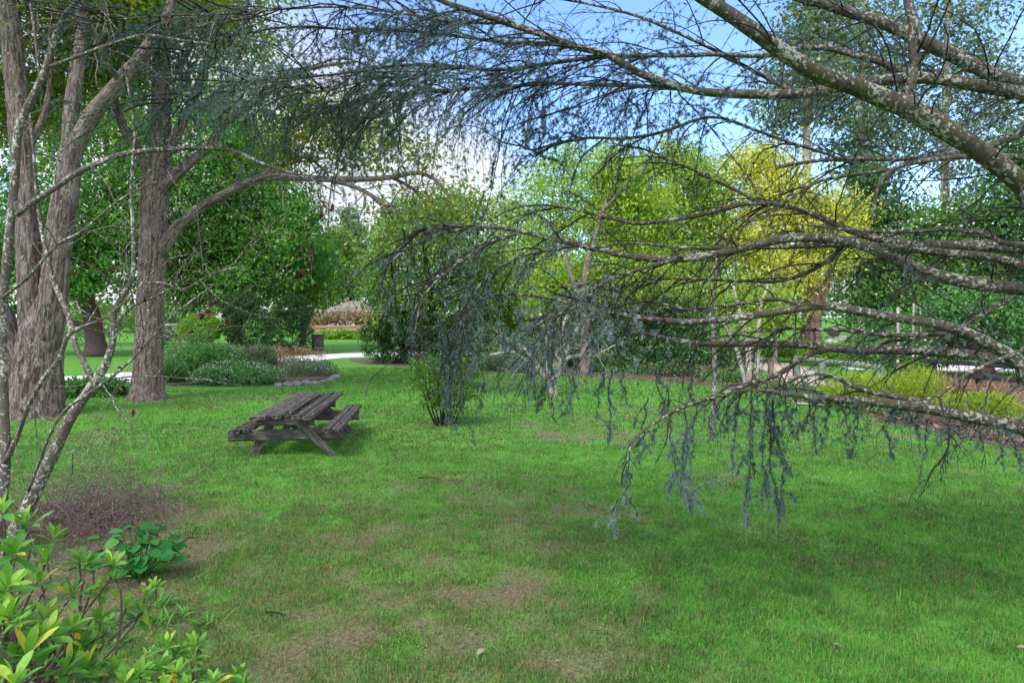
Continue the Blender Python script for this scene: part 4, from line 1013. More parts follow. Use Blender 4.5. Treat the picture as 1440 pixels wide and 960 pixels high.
# weed tufts and sticks on the lawn
for i, (px, py) in enumerate(((232, 790), (222, 805), (245, 785), (212, 880), (165, 905), (150, 880), (290, 880), (120, 905), (232, 850), (250, 870))):
    rg = R(600 + i); c = G(px, py); n = 46; mb = MB(); a = rg.uniform(0, 6.28, n); D = np.stack([np.cos(a), np.sin(a), rg.uniform(.3, 1.6, n)], -1)
    broad(mb, np.array([c[0], c[1], 0]) + rg.normal(0, .035, (n, 3)) * [1, 1, 0], D, rg.normal(0, .2, (n, 3)) + [0, 0, 1], rg.uniform(.05, .13, n), .010, rg.uniform(.35, .85, n), .35)
    side = ['at the foot of the round-leaved plant', 'just below the round-leaved plant', 'on the lawn side of the round-leaved plant', 'under the leaning shoots of the small bush', 'between the two bright bushes', 'behind the large bright bush', 'standing alone on bare soil in the lawn', 'hard against the large bright bush', 'on the brown litter near the lawn', 'on the edge of bare soil by the litter'][i]
    tag(mb.build('grass_tuft', M['grass'], None, np.array([c[0], c[1], 0])), 'coarse grass tuft ' + side, 'grass tuft', 'coarse grass tufts by the mulch')
sticks = (((432, 862), (458, 848), 'pale forked-off stick lying left on the worn lawn'), ((594, 895), (600, 918), 'short pale stick lying upright in the view near the bare patch'), ((835, 893), (870, 903), 'dry stick lying beside the greener lawn'),
          ((255, 768), (272, 760), 'twig lying by the round-leaved plant'), ((375, 868), (402, 874), 'thin dark twig left of the pale forked-off stick'), ((588, 676), (622, 679), 'dark stick lying in the longer grass beyond the table'))
for i, (a, b, lab) in enumerate(sticks):
    A, B_ = G(*a), G(*b); A[2] = height(A[0], A[1]) + .03; B_[2] = height(B_[0], B_[1]) + .028; mb = MB()
    limb(mb, [A, A * .5 + B_ * .5 + [.01, .01, .012], B_], .006, .003, 14, 6, wob=.004, seed=i)
    tag(mb.build('fallen_stick', M['twig_lichen' if i < 3 else 'twig']), lab, 'stick', 'sticks lying on the lawn')
for i, (px, py, lab) in enumerate(((1131, 953, 'pale green fallen leaf'), (1170, 912, 'brown curled fallen leaf on the lush grass'), (682, 921, 'small tan fallen leaf near the bare patch'), (1430, 918, 'orange-brown fallen leaf at the frame side of the lush grass'),
                                   (148, 826, 'large tan fallen leaf among the rhododendron litter'), (198, 826, 'pinkish tan fallen leaf on the brown litter'))):
    rg = R(700 + i); c = G(px, py); mb = MB(); c[2] = .035
    broad(mb, c[None], np.array([[rg.normal(), rg.normal(), .1]]), np.array([[.2, -.3, 1.0]]), .055, .028, np.array([.9 if i else .75]), .3)
    tag(mb.build('fallen_leaf', M['brown_leaf'] if i else M['topiary']), lab if len(lab.split()) > 3 else lab + ' lying on the lush lawn', 'leaf', 'fallen leaves on the lawn')

# ---------------------------------------------------------------- picnic table
U3 = norm(np.array([-.105, 1.0, 0])); V3 = np.array([U3[1], -U3[0], 0.0]); O3 = np.array([-2.94, 8.85, 0.0])


def T3(s, v, z): return O3 + U3 * s + V3 * v + np.array([0, 0, z])


t_ = thing('picnic_table', 'weathered dark timber picnic table with a broken board in its top', 'table', T3(.9, 0, 0))
mb = MB()
for i, (v, wd_, s0, s1, z0, z1, rag, sg) in enumerate(((-.275, .205, -.26, 2.32, .523, .535, .016, .006), (-.085, .165, -.22, 2.36, .525, .53, .02, .008), (.055, .085, -.10, 1.95, .545, .56, .03, -.012), (.105, .05, .5, 2.2, .50, .53, .04, .01), (.205, .125, -.28, 2.34, .527, .535, .012, .004), (.333, .125, -.3, 2.36, .523, .535, .012, .004))):
    timber(mb, T3(s0, v - .01, z0), T3(s1, v + .01, z1), wd_, .043, seg=26, rough=.0042, seed=10 + i, nw=9, ragged=rag, sag=sg)
mb.build('tabletop', M['wood'], t_)
for i, (v, s0, s1, z) in enumerate(((-.535, -.12, 1.7, .342), (.635, -.36, 2.05, .372))):
    mb = MB()
    timber(mb, T3(s0, v - .062, z), T3(s1, v - .062, z), .112, .045, seg=22, rough=.005, seed=30 + i, nw=7, ragged=.02, sag=.01)
    timber(mb, T3(s0 + .03, v + .062, z - .004), T3(s1 - .02, v + .062, z + .006), .108, .045, seg=22, rough=.005, seed=40 + i, nw=7, ragged=.02)
    mb.build('seat', M['wood'], t_)
for i, s in enumerate((0, 1.78)):
    mb = MB(); timber(mb, T3(s, -.71, .272), T3(s, .73, .266), .05, .145, seg=16, rough=.003, seed=50 + i, nw=3)
    mb.build('seat_beam', M['wood_moss'], t_)
    mb = MB(); timber(mb, T3(s - .052, -.37, .452), T3(s - .052, .38, .45), .048, .095, seg=12, rough=.003, seed=60 + i, nw=3)
    mb.build('top_beam', M['wood_moss'], t_)
    for j, (va, vb) in enumerate(((-.17, -.44), (.18, .66))):
        o = .052 if j == 0 else -.10
        mb = MB(); timber(mb, T3(s + o, va, .455), T3(s + o, vb, -.03), .046, .10, up=V3, seg=12, rough=.003, seed=70 + i * 2 + j, nw=3)
        mb.build('leg', M['wood_moss'], t_)
mb = MB(); timber(mb, T3(.05, 0, .44), T3(.75, 0, .26), .045, .09, seg=10, rough=.003, seed=80, nw=3); mb.build('brace', M['wood_moss'], t_)

# ---------------------------------------------------------------- bin, rails, posts, stones, cottage
c = G(447, 498); t_ = thing('litter_bin', 'charcoal boxy litter bin standing at the side of the pale path', 'bin', c)
mb = MB(); timber(mb, c + [0, 0, .0], c + [0, 0, .88], .50, .46, up=(0, 1, 0), seg=6, rough=.001, seed=3, nw=3); mb.build('body', M['bin'], t_)
mb = MB(); timber(mb, c + [0, 0, .88], c + [0, 0, .95], .56, .52, up=(0, 1, 0), seg=3, rough=.001, seed=4, nw=3); mb.build('lid', M['bin'], t_)
mb = MB(); timber(mb, c + [-.12, -.238, .66], c + [.12, -.238, .66], .02, .13, seg=3, rough=.0005, seed=5, nw=1); mb.build('opening', M['glass'], t_)  # solid dark plate; its colour stands in for the shade inside an opening


def fence(name, label, posts, rails, pm, rm, pw=.12, rw=.12, round_=False):
    b = np.array(posts[0][0]); b[2] = 0; t = thing(name, label, 'fence', b)
    for i, (p, h) in enumerate(posts):
        p = np.array(p); p[2] = 0; mb = MB()
        timber(mb, p - [0, 0, .05], p + [0, 0, h], pw, pw, up=(0, 1, 0), seg=6, rough=.004, seed=i, nw=2); mb.build('post', M[pm], t)
    for i, (a, b_) in enumerate(rails):
        mb = MB()
        if round_: limb(mb, [a, (np.array(a) + b_) / 2, b_], rw / 2, rw / 2 * .9, 18, 9, wob=.005, seed=i)
        else: timber(mb, a, b_, rw * .5, rw, seg=16, rough=.004, seed=i + 9, nw=2)
        mb.build('rail', M[rm], t)


fence('log_rail', 'mossy green log rail on short posts beside the gravel path', [(P(1157, 536, 18.9), .56), (P(1236, 548, 16.8), .60), (P(1120, 530, 20.2), .56)], [(P(1118, 503, 20.3), P(1240, 517, 16.7))], 'rail', 'rail', .17, .15, True)
c = G(1084, 541); t_ = thing('wooden_post', 'short square brown timber post at the mulch edge by the gravel path', 'post', c)
mb = MB(); timber(mb, c - [0, 0, .05], c + [0, 0, .66], .13, .13, up=(0, 1, 0), seg=8, rough=.005, seed=77, nw=3); mb.build('shaft', M['post'], t_)
mb = MB(); timber(mb, c + [0, 0, .661], c + [0, 0, .685], .15, .15, up=(0, 1, 0), seg=3, rough=.003, seed=78, nw=3); mb.build('cap', M['post'], t_)
fence('black_railing', 'low black timber railing in front of the pale road', [(P(x, 540, 17.2 + .004 * (1390 - x)), .66) for x in (1312, 1376, 1450, 1540)], [(P(1300, 507, 17.5), P(1560, 524, 16.4)), (P(1300, 524, 17.5), P(1560, 543, 16.4))], 'black_rail', 'black_rail', .1, .11)
fence('garden_rail', 'long red-brown rail fence beyond the low yellow-green hedge', [(P(x, 470, 56), .95) for x in (430, 455, 480, 505, 530, 560)], [(P(425, 460, 55.9), P(565, 460, 55.9)), (P(425, 466, 55.9), P(565, 466, 55.9))], 'brick', 'brick', .16, .26)
fence('rustic_rail', 'pale rustic rail seen past the straight old trunk', [(P(x, 470, 41), .9) for x in (205, 228, 252, 276)], [(P(195, 457, 40.9), P(285, 457, 40.9)), (P(195, 466, 40.9), P(285, 465, 40.9))], 'bark_pale', 'bark_pale', .12, .16)
rg = R(90)
sp = ((392, 543), (404, 543), (417, 542), (430, 541), (442, 540), (453, 538), (463, 536), (472, 532))
for i, (px, py) in enumerate(sp):
    c = G(px, py); rr = rg.uniform(.06, .13); u, v = np.meshgrid(np.linspace(0, 2 * np.pi, 14, endpoint=False), np.linspace(0, np.pi, 9)); th, ph = u.ravel(), v.ravel()
    rad = rr * (1 + .5 * (fbm(th * 1.1 + i * 9, ph * 1.6, 40 + i, 3) - .5))
    Vx = np.stack([np.sin(ph) * np.cos(th) * 1.4, np.sin(ph) * np.sin(th), np.cos(ph) * .8], -1) * rad[:, None] + c + [0, rg.normal(0, .06), rr * .35]
    i0 = np.arange(8)[:, None] * 14; j = np.arange(14)[None]; mb = MB()
    mb.add(Vx, np.stack([i0 + j, i0 + 14 + j, i0 + 14 + (j + 1) % 14, i0 + (j + 1) % 14], -1).reshape(-1, 4), .5, None, 0, True)
    tag(mb.build('edging_stone', M['stone'], None, c), 'grey stone in the row edging the tip of the island bed', 'stone', 'stones edging the island bed')
# cottage at the end of the path
d = 68.0; c = P(497, 445, d); c[2] = 0; t_ = thing('cottage', 'small cream cottage with a low tan hipped roof at the end of the path', 'house', c)
hw, hd_, eave, ridge = 2.2, 2.0, 2.25, 3.35


def boxmb(mb, lo, hi):
    x0, y0, z0 = lo; x1, y1, z1 = hi
    V = np.array([[x0, y0, z0], [x1, y0, z0], [x1, y1, z0], [x0, y1, z0], [x0, y0, z1], [x1, y0, z1], [x1, y1, z1], [x0, y1, z1]])
    mb.add(V, np.array([[0, 3, 2, 1], [4, 5, 6, 7], [0, 1, 5, 4], [1, 2, 6, 5], [2, 3, 7, 6], [3, 0, 4, 7]]), .5, None, 0, False)


mb = MB(); boxmb(mb, c + [-hw, -hd_, 0], c + [hw, hd_, eave]); mb.build('wall', M['wall'], t_)
mb = MB(); e = .4
Vr = np.array([[-hw - e, -hd_ - e, eave], [hw + e, -hd_ - e, eave], [hw + e, hd_ + e, eave], [-hw - e, hd_ + e, eave], [-.4, 0, ridge], [.4, 0, ridge]]) + c
Vr[:4, 2] += .003
mb.add(Vr, [np.array([[0, 1, 5, 4], [2, 3, 4, 5], [3, 2, 1, 0]]), np.array([[1, 2, 5], [3, 0, 4]])], .5, None, 0, False); mb.build('roof', M['roof'], t_)
for x in (-1.0, 1.0):
    mb = MB(); boxmb(mb, c + [x - .5, -hd_ - .06, 1.0], c + [x + .5, -hd_ - .002, 2.0]); f_ = mb.build('window_frame', M['white'], t_)
    mb = MB(); boxmb(mb, c + [x - .42, -hd_ - .075, 1.08], c + [x + .42, -hd_ - .062, 1.92]); o = mb.build('pane', M['glass'], None, c); o.parent = f_; o.location = (0, 0, 0)
# white arch with a boulder, far right
c = P(1183, 445, 36.5); c[2] = 0; mb = MB(); a = np.linspace(0, np.pi, 19)
prof = np.stack([np.cos(a) * .62, 0 * a, np.sin(a) * .56], -1)
for k in range(18):
    p, q_ = prof[k], prof[k + 1]; po, qo = p * [1.45, 1, 1.42], q_ * [1.45, 1, 1.42]
    Vb = np.array([p - [0, .3, 0], q_ - [0, .3, 0], qo - [0, .3, 0], po - [0, .3, 0], p + [0, .3, 0], q_ + [0, .3, 0], qo + [0, .3, 0], po + [0, .3, 0]]) + c
    mb.add(Vb, np.array([[0, 1, 2, 3], [4, 7, 6, 5], [0, 4, 5, 1], [3, 2, 6, 7]]), .5, None, 0 if k > 7 else 1, False)
tag(mb.build('garden_arch', [M['white'], M['stone']], None, c), 'small low garden arch, white on one side, beyond the green bank', 'arch')
mb = MB(); u, v = np.meshgrid(np.linspace(0, 2 * np.pi, 18, endpoint=False), np.linspace(0, np.pi, 11)); th, ph = u.ravel(), v.ravel(); rad = .36 * (1 + .4 * (fbm(th, ph * 1.5, 99, 3) - .5))
c2 = c + [-.42, 0, 1.02]; i0 = np.arange(10)[:, None] * 18; j = np.arange(18)[None]
mb.add(np.stack([np.sin(ph) * np.cos(th), np.sin(ph) * np.sin(th), np.cos(ph) * .8], -1) * rad[:, None] + c2, np.stack([i0 + j, i0 + 18 + j, i0 + 18 + (j + 1) % 18, i0 + (j + 1) % 18], -1).reshape(-1, 4), .5)
tag(mb.build('boulder', M['stone'], None, c2), 'rounded pale grey boulder resting on the low garden arch', 'boulder')
c = G(102, 668); t_ = thing('garden_stake', 'thin dark stake with a small grey tilted head in the lawn edge', 'stake', c)
mb = MB(); limb(mb, [c - [0, 0, .03], c + [0, 0, .1], c + [.005, 0, .24]], .007, .006, 6, 6); mb.build('rod', M['twig'], t_)
mb = MB(); timber(mb, c + [-.05, 0, .255], c + [.05, -.01, .29], .05, .028, seg=4, rough=.001, seed=6, nw=1); mb.build('head', M['stone'], t_)
for i, (px, y0, tilt, lab) in enumerate(((1263, 432, 0, 'short white pole, the thickest of the three beyond the lime shrubs'), (1284, 426, 1, 'upright white pole between the thick one and the leaning one'), (1299, 428, -5, 'thin leaning white pole nearest the forked tree'))):
    a = P(px, 530, 19.8); a[2] = -.03; b_ = P(px + tilt, y0, 19.8); mb = MB(); limb(mb, [a, (a + b_) / 2, b_], .05 - .012 * i, .04 - .012 * i, 8, 9, wob=.006, seed=i)
    tag(mb.build('garden_pole', M['bark_pale']), lab, 'pole')
# ---------------------------------------------------------------- the weeping blue cedar, its trunk just outside the frame
rg = R(2024)
CB = np.array([6.3, 4.6, 0.0])
cedar = thing('weeping_cedar', 'large weeping blue cedar with lichen-blotched limbs reaching across the lawn', 'tree', CB)
mb = MB(); limb(mb, [CB + [0, 0, -.1], CB + [-.05, 0, 1.2], CB + [.05, .1, 3], CB + [-.1, .1, 5.4], CB + [0, 0, 8]], 0, 0, 90, 40, radii=[.46, .36, .31, .22, .1], disp=bark_disp(.06, 900))
mb.build('trunk', M['bark_cedar'], cedar)
ROS = []       # rosette positions


def anchor(p, hz=None):
    """where a limb leaves the trunk, outside the frame"""
    z = np.clip(p[2] * .8 + .25, .5, 6.5)
    return np.array([CB[0], CB[1], z])


THIN = 1.0


def limb_c(pts, n2, l2, g2=.10, f0=.1, f1=.9, n3=5, l3=.3, join=True, up=.0, lichen=True, lat=.75, start=0.0, fw=.55, tw=.0044):
    n2 = max(4, int(n2 * THIN))
    """pts (px, py, d, width px) from the thick end to the tip; n2 side branches of length l2; rosette share f0..f1"""
    c, r = stem_pts(pts); r = r * .74
    if join:
        a = anchor(c[0]); c = np.vstack([a, a * .45 + c[0] * .55 + [0, 0, .04], c]); r = np.concatenate([[r[0] * 1.25, r[0] * 1.1], r])
    mb = MB(); m = 70
    cc = limb(mb, c, 0, 0, m, 12 if r.max() > .03 else 8, radii=r, wob=min(.010, r.mean() * .3), seed=int(rg.integers(1e6)), disp=bark_disp(.035, int(rg.integers(1e5))) if r.max() > .02 else None)
    i0 = int(m * (.30 if join else 0) + m * start)
    t = rg.uniform(0, 1, n2) ** .9; k = np.clip((i0 + t * (m - 2 - i0)).astype(int), 1, m - 2)
    tn = norm(cc[k + 1] - cc[k - 1]); la = norm(np.cross(tn, [0, 0, 1.0])) * rg.choice([-1, 1], n2)[:, None]
    d = tn * fw + la * rg.uniform(.25, 1.1, n2)[:, None] * lat + rg.normal(0, .22, (n2, 3)); d[:, 2] += up
    L = l2 * rg.uniform(.35, 1.25, n2)
    g = grow(cc[k], d, L, 10, g2 * .55, .11, rg)
    tubes(mb, g, tw * (.5 + .7 * L / l2)[:, None] * np.linspace(1, .28, 11)[None], 5, mat=1)
    t1 = t
    nn = n2 * n3; a = rg.integers(0, n2, nn); b = rg.integers(2, 11, nn)
    tn3 = norm(g[a, b] - g[a, b - 1]); d3 = tn3 * .5 + rg.normal(0, .5, (nn, 3))
    L3 = l3 * rg.uniform(.25, 1.3, nn); g3 = grow(g[a, b], d3, L3, 8, g2, .13, rg)
    tubes(mb, g3, tw * .42 * np.linspace(1, .4, 9)[None] * np.ones((nn, 1)), 3, mat=1)
    mb.build('limb', [M['bark_cedar'], M['twig']], cedar)
    # rosettes
    for gg, tt, LL, sp in ((g, t1, L, .03), (g3, t1[a], L3, .022)):
        kk = gg.shape[1] - 1; cnt = np.maximum(1, (LL / sp)).astype(int); idx = np.repeat(np.arange(len(gg)), cnt)
        s = rg.random(len(idx)) ** .8 * kk * .999; i = s.astype(int); fr = (s - i)[:, None]
        p = gg[idx, i] * (1 - fr) + gg[idx, i + 1] * fr
        f = (f0 + (f1 - f0) * tt[idx]) * (.8 if THIN < 1 else 1)
        patch = fbm(p[:, 0] * 1.9 + p[:, 1], p[:, 2] * 1.9 + p[:, 1] * .7, 5, 2)
        keep = rg.random(len(idx)) < f * np.clip((patch - .30) * 3.2, 0.1, 1.3)
        ROS.append(p[keep] + rg.normal(0, .003, (keep.sum(), 3)))
    return cc


def strand(px, y0, y1, d, side=6, dens=1.0, drift=0.0):
    """a hanging spray: a thin shoot falling from (px, y0) to (px + drift, y1)"""
    a, b = P(px, y0, d), P(px + drift, y1, d); L = np.linalg.norm(b - a); m = 14
    tt = np.linspace(0, 1, m)[:, None]; w_ = np.cumsum(rg.normal(0, 1, (m, 3)) * [1, 1, .2], 0) * .011; w_ -= w_[:1]
    c = a * (1 - tt) + b * tt + w_
    mb = MB(); tubes(mb, c, np.linspace(.004, .0014, m), 5, mat=0)
    n = max(2, int(side * L / .5 * 1.2)); k = rg.integers(1, m - 1, n); dd = rg.normal(0, .8, (n, 3)); dd[:, 2] -= .5
    Ls = rg.uniform(.05, .24, n) * min(1, .35 + L); g = grow(c[k], dd, Ls, 6, .22, .1, rg); tubes(mb, g, np.full((n, 7), .0013), 3)
    STR.append(mb)
    for gg, LL in ((c[None], np.array([L])), (g, Ls)):
        kk = gg.shape[1] - 1; cnt = np.maximum(2, LL / .012 * dens).astype(int); idx = np.repeat(np.arange(len(gg)), cnt); s = rg.random(len(idx)) ** .85 * kk * .999
        i = s.astype(int); fr = (s - i)[:, None]; p = gg[idx, i] * (1 - fr) + gg[idx, i + 1] * fr
        ROS.append(p + rg.normal(0, .005, p.shape))


STR = []
# upper limbs
limb_c([(1480, 292, 3.7, 37), (1440, 262, 3.7, 37), (1380, 218, 3.65, 36), (1330, 185, 3.6, 38), (1280, 152, 3.6, 40), (1240, 135, 3.6, 36), (1200, 116, 3.55, 34), (1150, 98, 3.5, 32), (1100, 68, 3.45, 30), (1060, 40, 3.4, 28), (1020, 14, 3.4, 26), (985, -6, 3.35, 24), (900, -60, 3.3, 18)], 30, 1.0, .10, .0, .25, 4, .3)
limb_c([(1278, 150, 3.6, 19), (1282, 110, 3.6, 17), (1284, 70, 3.6, 17), (1281, 20, 3.6, 17), (1276, -60, 3.6, 14)], 8, .8, .10, .0, .3, 3, .3, False)
limb_c([(1480, 145, 4.3, 27), (1440, 134, 4.3, 25), (1385, 126, 4.3, 24), (1320, 114, 4.3, 22), (1260, 112, 4.3, 20), (1200, 121, 4.3, 18), (1130, 133, 4.3, 18), (1050, 134, 4.3, 17), (990, 129, 4.3, 15), (940, 116, 4.3, 15), (897, 99, 4.3, 14), (857, 76, 4.25, 13), (813, 65, 4.2, 13), (763, 48, 4.2, 12), (713, 32, 4.2, 12), (667, 17, 4.15, 11), (613, -2, 4.1, 9), (540, -40, 4.1, 6)], 60, 1.1, .12, .08, .7, 8, .34)
limb_c([(1480, 125, 4.9, 27), (1440, 117, 4.9, 26), (1387, 103, 4.9, 26), (1337, 80, 4.9, 26), (1293, 59, 4.9, 25), (1243, 34, 4.9, 22), (1200, 19, 4.9, 20), (1160, 5, 4.9, 17), (1127, -3, 4.9, 16), (1050, -40, 4.9, 12)], 26, 1.2, .09, .02, .3, 5, .34)
limb_c([(1300, 112, 4.35, 15), (1270, 101, 4.4, 14), (1237, 86, 4.4, 13), (1200, 75, 4.45, 13), (1160, 66, 4.5, 12), (1115, 69, 4.5, 10), (1070, 78, 4.5, 9), (1000, 76, 4.5, 9), (960, 77, 4.5, 9), (900, 76, 4.5, 9), (857, 77, 4.5, 9), (800, 84, 4.5, 8.5), (747, 93, 4.5, 8), (693, 98, 4.5, 7.5), (640, 93, 4.5, 7), (590, 89, 4.5, 7), (540, 94, 4.5, 6), (480, 104, 4.5, 5), (410, 112, 4.5, 4), (330, 122, 4.5, 3)], 70, .9, .11, .15, 1.2, 9, .30, False)
limb_c([(857, 77, 4.4, 8), (773, 62, 4.6, 8), (707, 60, 4.7, 8), (660, 54, 4.75, 7), (600, 47, 4.8, 7), (547, 43, 4.85, 6), (480, 41, 4.9, 5.5), (410, 38, 4.95, 5), (350, 45, 5, 4), (285, 62, 5, 3.5), (215, 92, 5, 3)], 64, .85, .09, .25, 1.3, 9, .26, False, .05)
limb_c([(713, 32, 4.2, 8), (640, 30, 4.3, 7), (560, 18, 4.4, 6), (480, 10, 4.5, 5.5), (400, 12, 4.55, 5), (310, 20, 4.6, 4), (230, 22, 4.6, 3.5), (140, 30, 4.6, 3), (60, 40, 4.6, 2)], 60, .8, .07, .3, 1.3, 9, .24, False, .06)
limb_c([(1127, 133, 4.3, 9), (1060, 100, 4.5, 8), (980, 60, 4.7, 7), (900, 25, 4.9, 6), (820, 5, 5, 5), (740, -10, 5, 4), (640, -30, 5, 3)], 30, 1.0, .08, .1, .6, 6, .3, False)
limb_c([(640, 93, 4.5, 6), (590, 105, 4.4, 6), (520, 112, 4.35, 5.5), (450, 128, 4.3, 5), (390, 122, 4.25, 4), (320, 130, 4.2, 3.5), (260, 132, 4.2, 3), (215, 150, 4.2, 2)], 46, .6, .10, .5, 1.3, 8, .22, False, .04)
limb_c([(960, 125, 4.3, 9), (880, 120, 4.5, 8), (790, 118, 4.7, 7), (700, 122, 4.8, 6), (620, 128, 4.9, 5), (540, 136, 5, 4), (480, 150, 5, 3)], 84, 1.0, .17, .2, .8, 10, .36, False, -.05)
limb_c([(1200, 230, 4.6, 6), (1073, 287 - 100, 4.7, 6), (1000, 165, 4.8, 6), (930, 186, 4.8, 6), (880, 194, 4.8, 5.5), (830, 194, 4.8, 5), (780, 203, 4.8, 4.5), (747, 211, 4.8, 4), (722, 198, 4.8, 3)], 34, .7, .14, .1, .5, 6, .32, False)
# middle limbs
THIN = .6
limb_c([(1480, 225, 4.4, 12), (1440, 222, 4.4, 12), (1360, 221, 4.4, 11), (1293, 227, 4.4, 10), (1255, 238, 4.4, 9), (1234, 263, 4.4, 8), (1229, 290, 4.4, 6), (1228, 318, 4.4, 4)], 26, .9, .12, 0.07, 0.38, 6, .3)
limb_c([(1255, 238, 4.4, 7), (1200, 246, 4.4, 7), (1150, 256, 4.4, 6), (1110, 280, 4.4, 5), (1080, 300, 4.4, 3)], 18, .6, .12, 0.14, 0.45, 6, .28, False)
limb_c([(1480, 170, 5.1, 15), (1440, 182, 5.1, 14), (1390, 205, 5.1, 12), (1340, 214, 5.1, 10), (1280, 222, 5.1, 9), (1210, 224, 5.1, 8), (1150, 226, 5.1, 7), (1090, 235, 5.1, 5)], 40, .9, .12, 0.17, 0.6, 7, .32)
limb_c([(1480, 352, 4.6, 25), (1440, 351, 4.6, 24), (1393, 347, 4.6, 22), (1327, 345, 4.6, 20), (1262, 341, 4.6, 17), (1217, 332, 4.6, 15), (1175, 318, 4.6, 12), (1127, 298, 4.6, 10), (1077, 288, 4.6, 9), (1030, 292, 4.6, 8.5), (995, 303, 4.6, 8.5), (960, 310, 4.6, 8), (897, 317, 4.6, 7), (850, 307, 4.6, 6), (813, 297, 4.6, 5), (770, 289, 4.6, 4.5), (725, 291, 4.6, 3.5), (695, 305, 4.6, 2.5)], 50, .75, .12, 0.03, 0.6, 6, .28)
limb_c([(1073, 287, 4.6, 7), (1027, 263, 4.6, 6.5), (985, 243, 4.6, 6), (948, 226, 4.6, 5.5), (915, 214, 4.6, 4), (880, 204, 4.6, 3)], 18, .6, .12, 0.03, 0.22, 5, .3, False)
limb_c([(1440, 345, 4.0, 11), (1393, 330, 4.0, 11), (1360, 325, 4, 10), (1327, 322, 4.0, 10), (1290, 325, 4, 8), (1240, 325, 4, 7), (1180, 322, 4, 5), (1120, 315, 4, 3.5)], 16, .6, .12, 0.0, 0.3, 5, .28)
limb_c([(1480, 376, 4.2, 20), (1440, 371, 4.2, 19), (1393, 359, 4.2, 17), (1293, 352, 4.2, 15), (1243, 348, 4.2, 13), (1187, 345, 4.2, 11), (1113, 346, 4.2, 9), (1040, 346, 4.2, 7), (960, 347, 4.2, 6), (890, 342, 4.2, 4.5), (830, 350, 4.2, 3.5)], 36, .8, .12, 0.03, 0.45, 6, .3)
limb_c([(1480, 412, 4.0, 27), (1440, 409, 4.0, 26), (1393, 405, 4.0, 25), (1327, 392, 4.0, 24), (1287, 379, 4.0, 23), (1253, 363, 4.0, 22), (1213, 345, 4.0, 21), (1185, 337, 4.0, 20), (1147, 333, 4.02, 18), (1103, 334, 4.05, 17), (1047, 347, 4.1, 16), (1000, 358, 4.1, 15), (960, 363, 4.1, 14), (913, 363, 4.15, 13), (863, 355, 4.2, 12), (813, 345, 4.25, 11), (773, 338, 4.3, 9), (730, 328, 4.3, 8), (680, 323, 4.35, 7), (630, 330, 4.4, 5.5), (590, 342, 4.4, 4.5), (555, 362, 4.4, 3.5), (535, 385, 4.4, 2.5)], 84, .5, .17, 0.03, 1.0, 6, .24)
limb_c([(730, 328, 4.3, 6), (690, 342, 4.2, 6), (655, 362, 4.15, 5.5), (625, 385, 4.1, 5), (600, 412, 4.1, 4.5), (588, 445, 4.1, 3.5), (583, 470, 4.1, 2.5)], 32, .4, .2, 0.49, 0.75, 6, .25, False)
limb_c([(813, 345, 4.25, 7), (770, 352, 4.3, 6), (720, 366, 4.35, 5), (680, 395, 4.4, 4), (660, 430, 4.4, 3), (650, 460, 4.4, 2)], 34, .55, .2, 0.35, 0.75, 6, .3, False)
limb_c([(680, 323, 4.35, 6), (640, 318, 4.5, 5), (600, 322, 4.6, 4), (565, 345, 4.6, 3), (545, 375, 4.6, 2)], 30, .5, .18, 0.42, 0.75, 6, .26, False)
limb_c([(1185, 345, 4.05, 10), (1165, 365, 4.1, 9), (1130, 385, 4.2, 8), (1090, 396, 4.3, 7), (1030, 394, 4.35, 6), (960, 392, 4.4, 5), (900, 396, 4.4, 4), (840, 412, 4.4, 3), (790, 440, 4.4, 2)], 50, .7, .13, 0.24, 0.71, 7, .28, False)
limb_c([(960, 363, 4.1, 8), (900, 378, 4.0, 7), (850, 398, 3.95, 6), (800, 430, 3.9, 5), (770, 460, 3.9, 3.5), (760, 490, 3.9, 2.5)], 34, .55, .16, 0.21, 0.68, 7, .28, False)
limb_c([(1480, 548, 3.8, 27), (1440, 513, 3.8, 27), (1420, 500, 3.8, 26), (1393, 484, 3.8, 24), (1360, 468, 3.8, 22), (1320, 457, 3.8, 20), (1277, 450, 3.8, 19), (1227, 443, 3.8, 18), (1165, 431, 3.82, 16), (1110, 437, 3.85, 14), (1060, 444, 3.9, 13), (1010, 450, 3.9, 12), (960, 452, 3.95, 11), (920, 447, 4, 10), (880, 441, 4, 9), (827, 433, 4.05, 8), (787, 420, 4.1, 7), (747, 414, 4.1, 6), (713, 413, 4.1, 5), (680, 420, 4.1, 4), (655, 440, 4.1, 3), (640, 480, 4.1, 2.5)], 66, .7, .17, 0.07, 0.68, 6, .32)
limb_c([(1165, 431, 3.82, 9), (1130, 428, 3.9, 8), (1090, 420, 4, 7), (1040, 428, 4.1, 6), (980, 436, 4.2, 5), (920, 425, 4.2, 4), (860, 430, 4.2, 3)], 28, .6, .15, 0.21, 0.68, 6, .3, False)
limb_c([(1480, 520, 4.2, 21), (1440, 512, 4.2, 20), (1393, 503, 4.2, 19), (1327, 495, 4.2, 19), (1260, 492, 4.2, 18), (1193, 492, 4.2, 16), (1150, 487, 4.2, 14), (1093, 483, 4.2, 12), (1010, 483, 4.2, 11), (960, 479, 4.2, 10), (903, 467, 4.2, 8), (860, 453, 4.2, 7), (825, 444, 4.2, 6), (790, 440, 4.2, 5), (755, 450, 4.2, 4), (730, 475, 4.2, 2.5)], 50, .65, .17, 0.03, 0.52, 5, .3)
limb_c([(1400, 484, 3.85, 10), (1343, 471, 3.9, 10), (1260, 470, 3.95, 9), (1210, 467, 4, 8), (1165, 464, 4, 7), (1110, 462, 4.05, 5), (1050, 468, 4.1, 3)], 22, .6, .14, 0.03, 0.38, 5, .28, False)
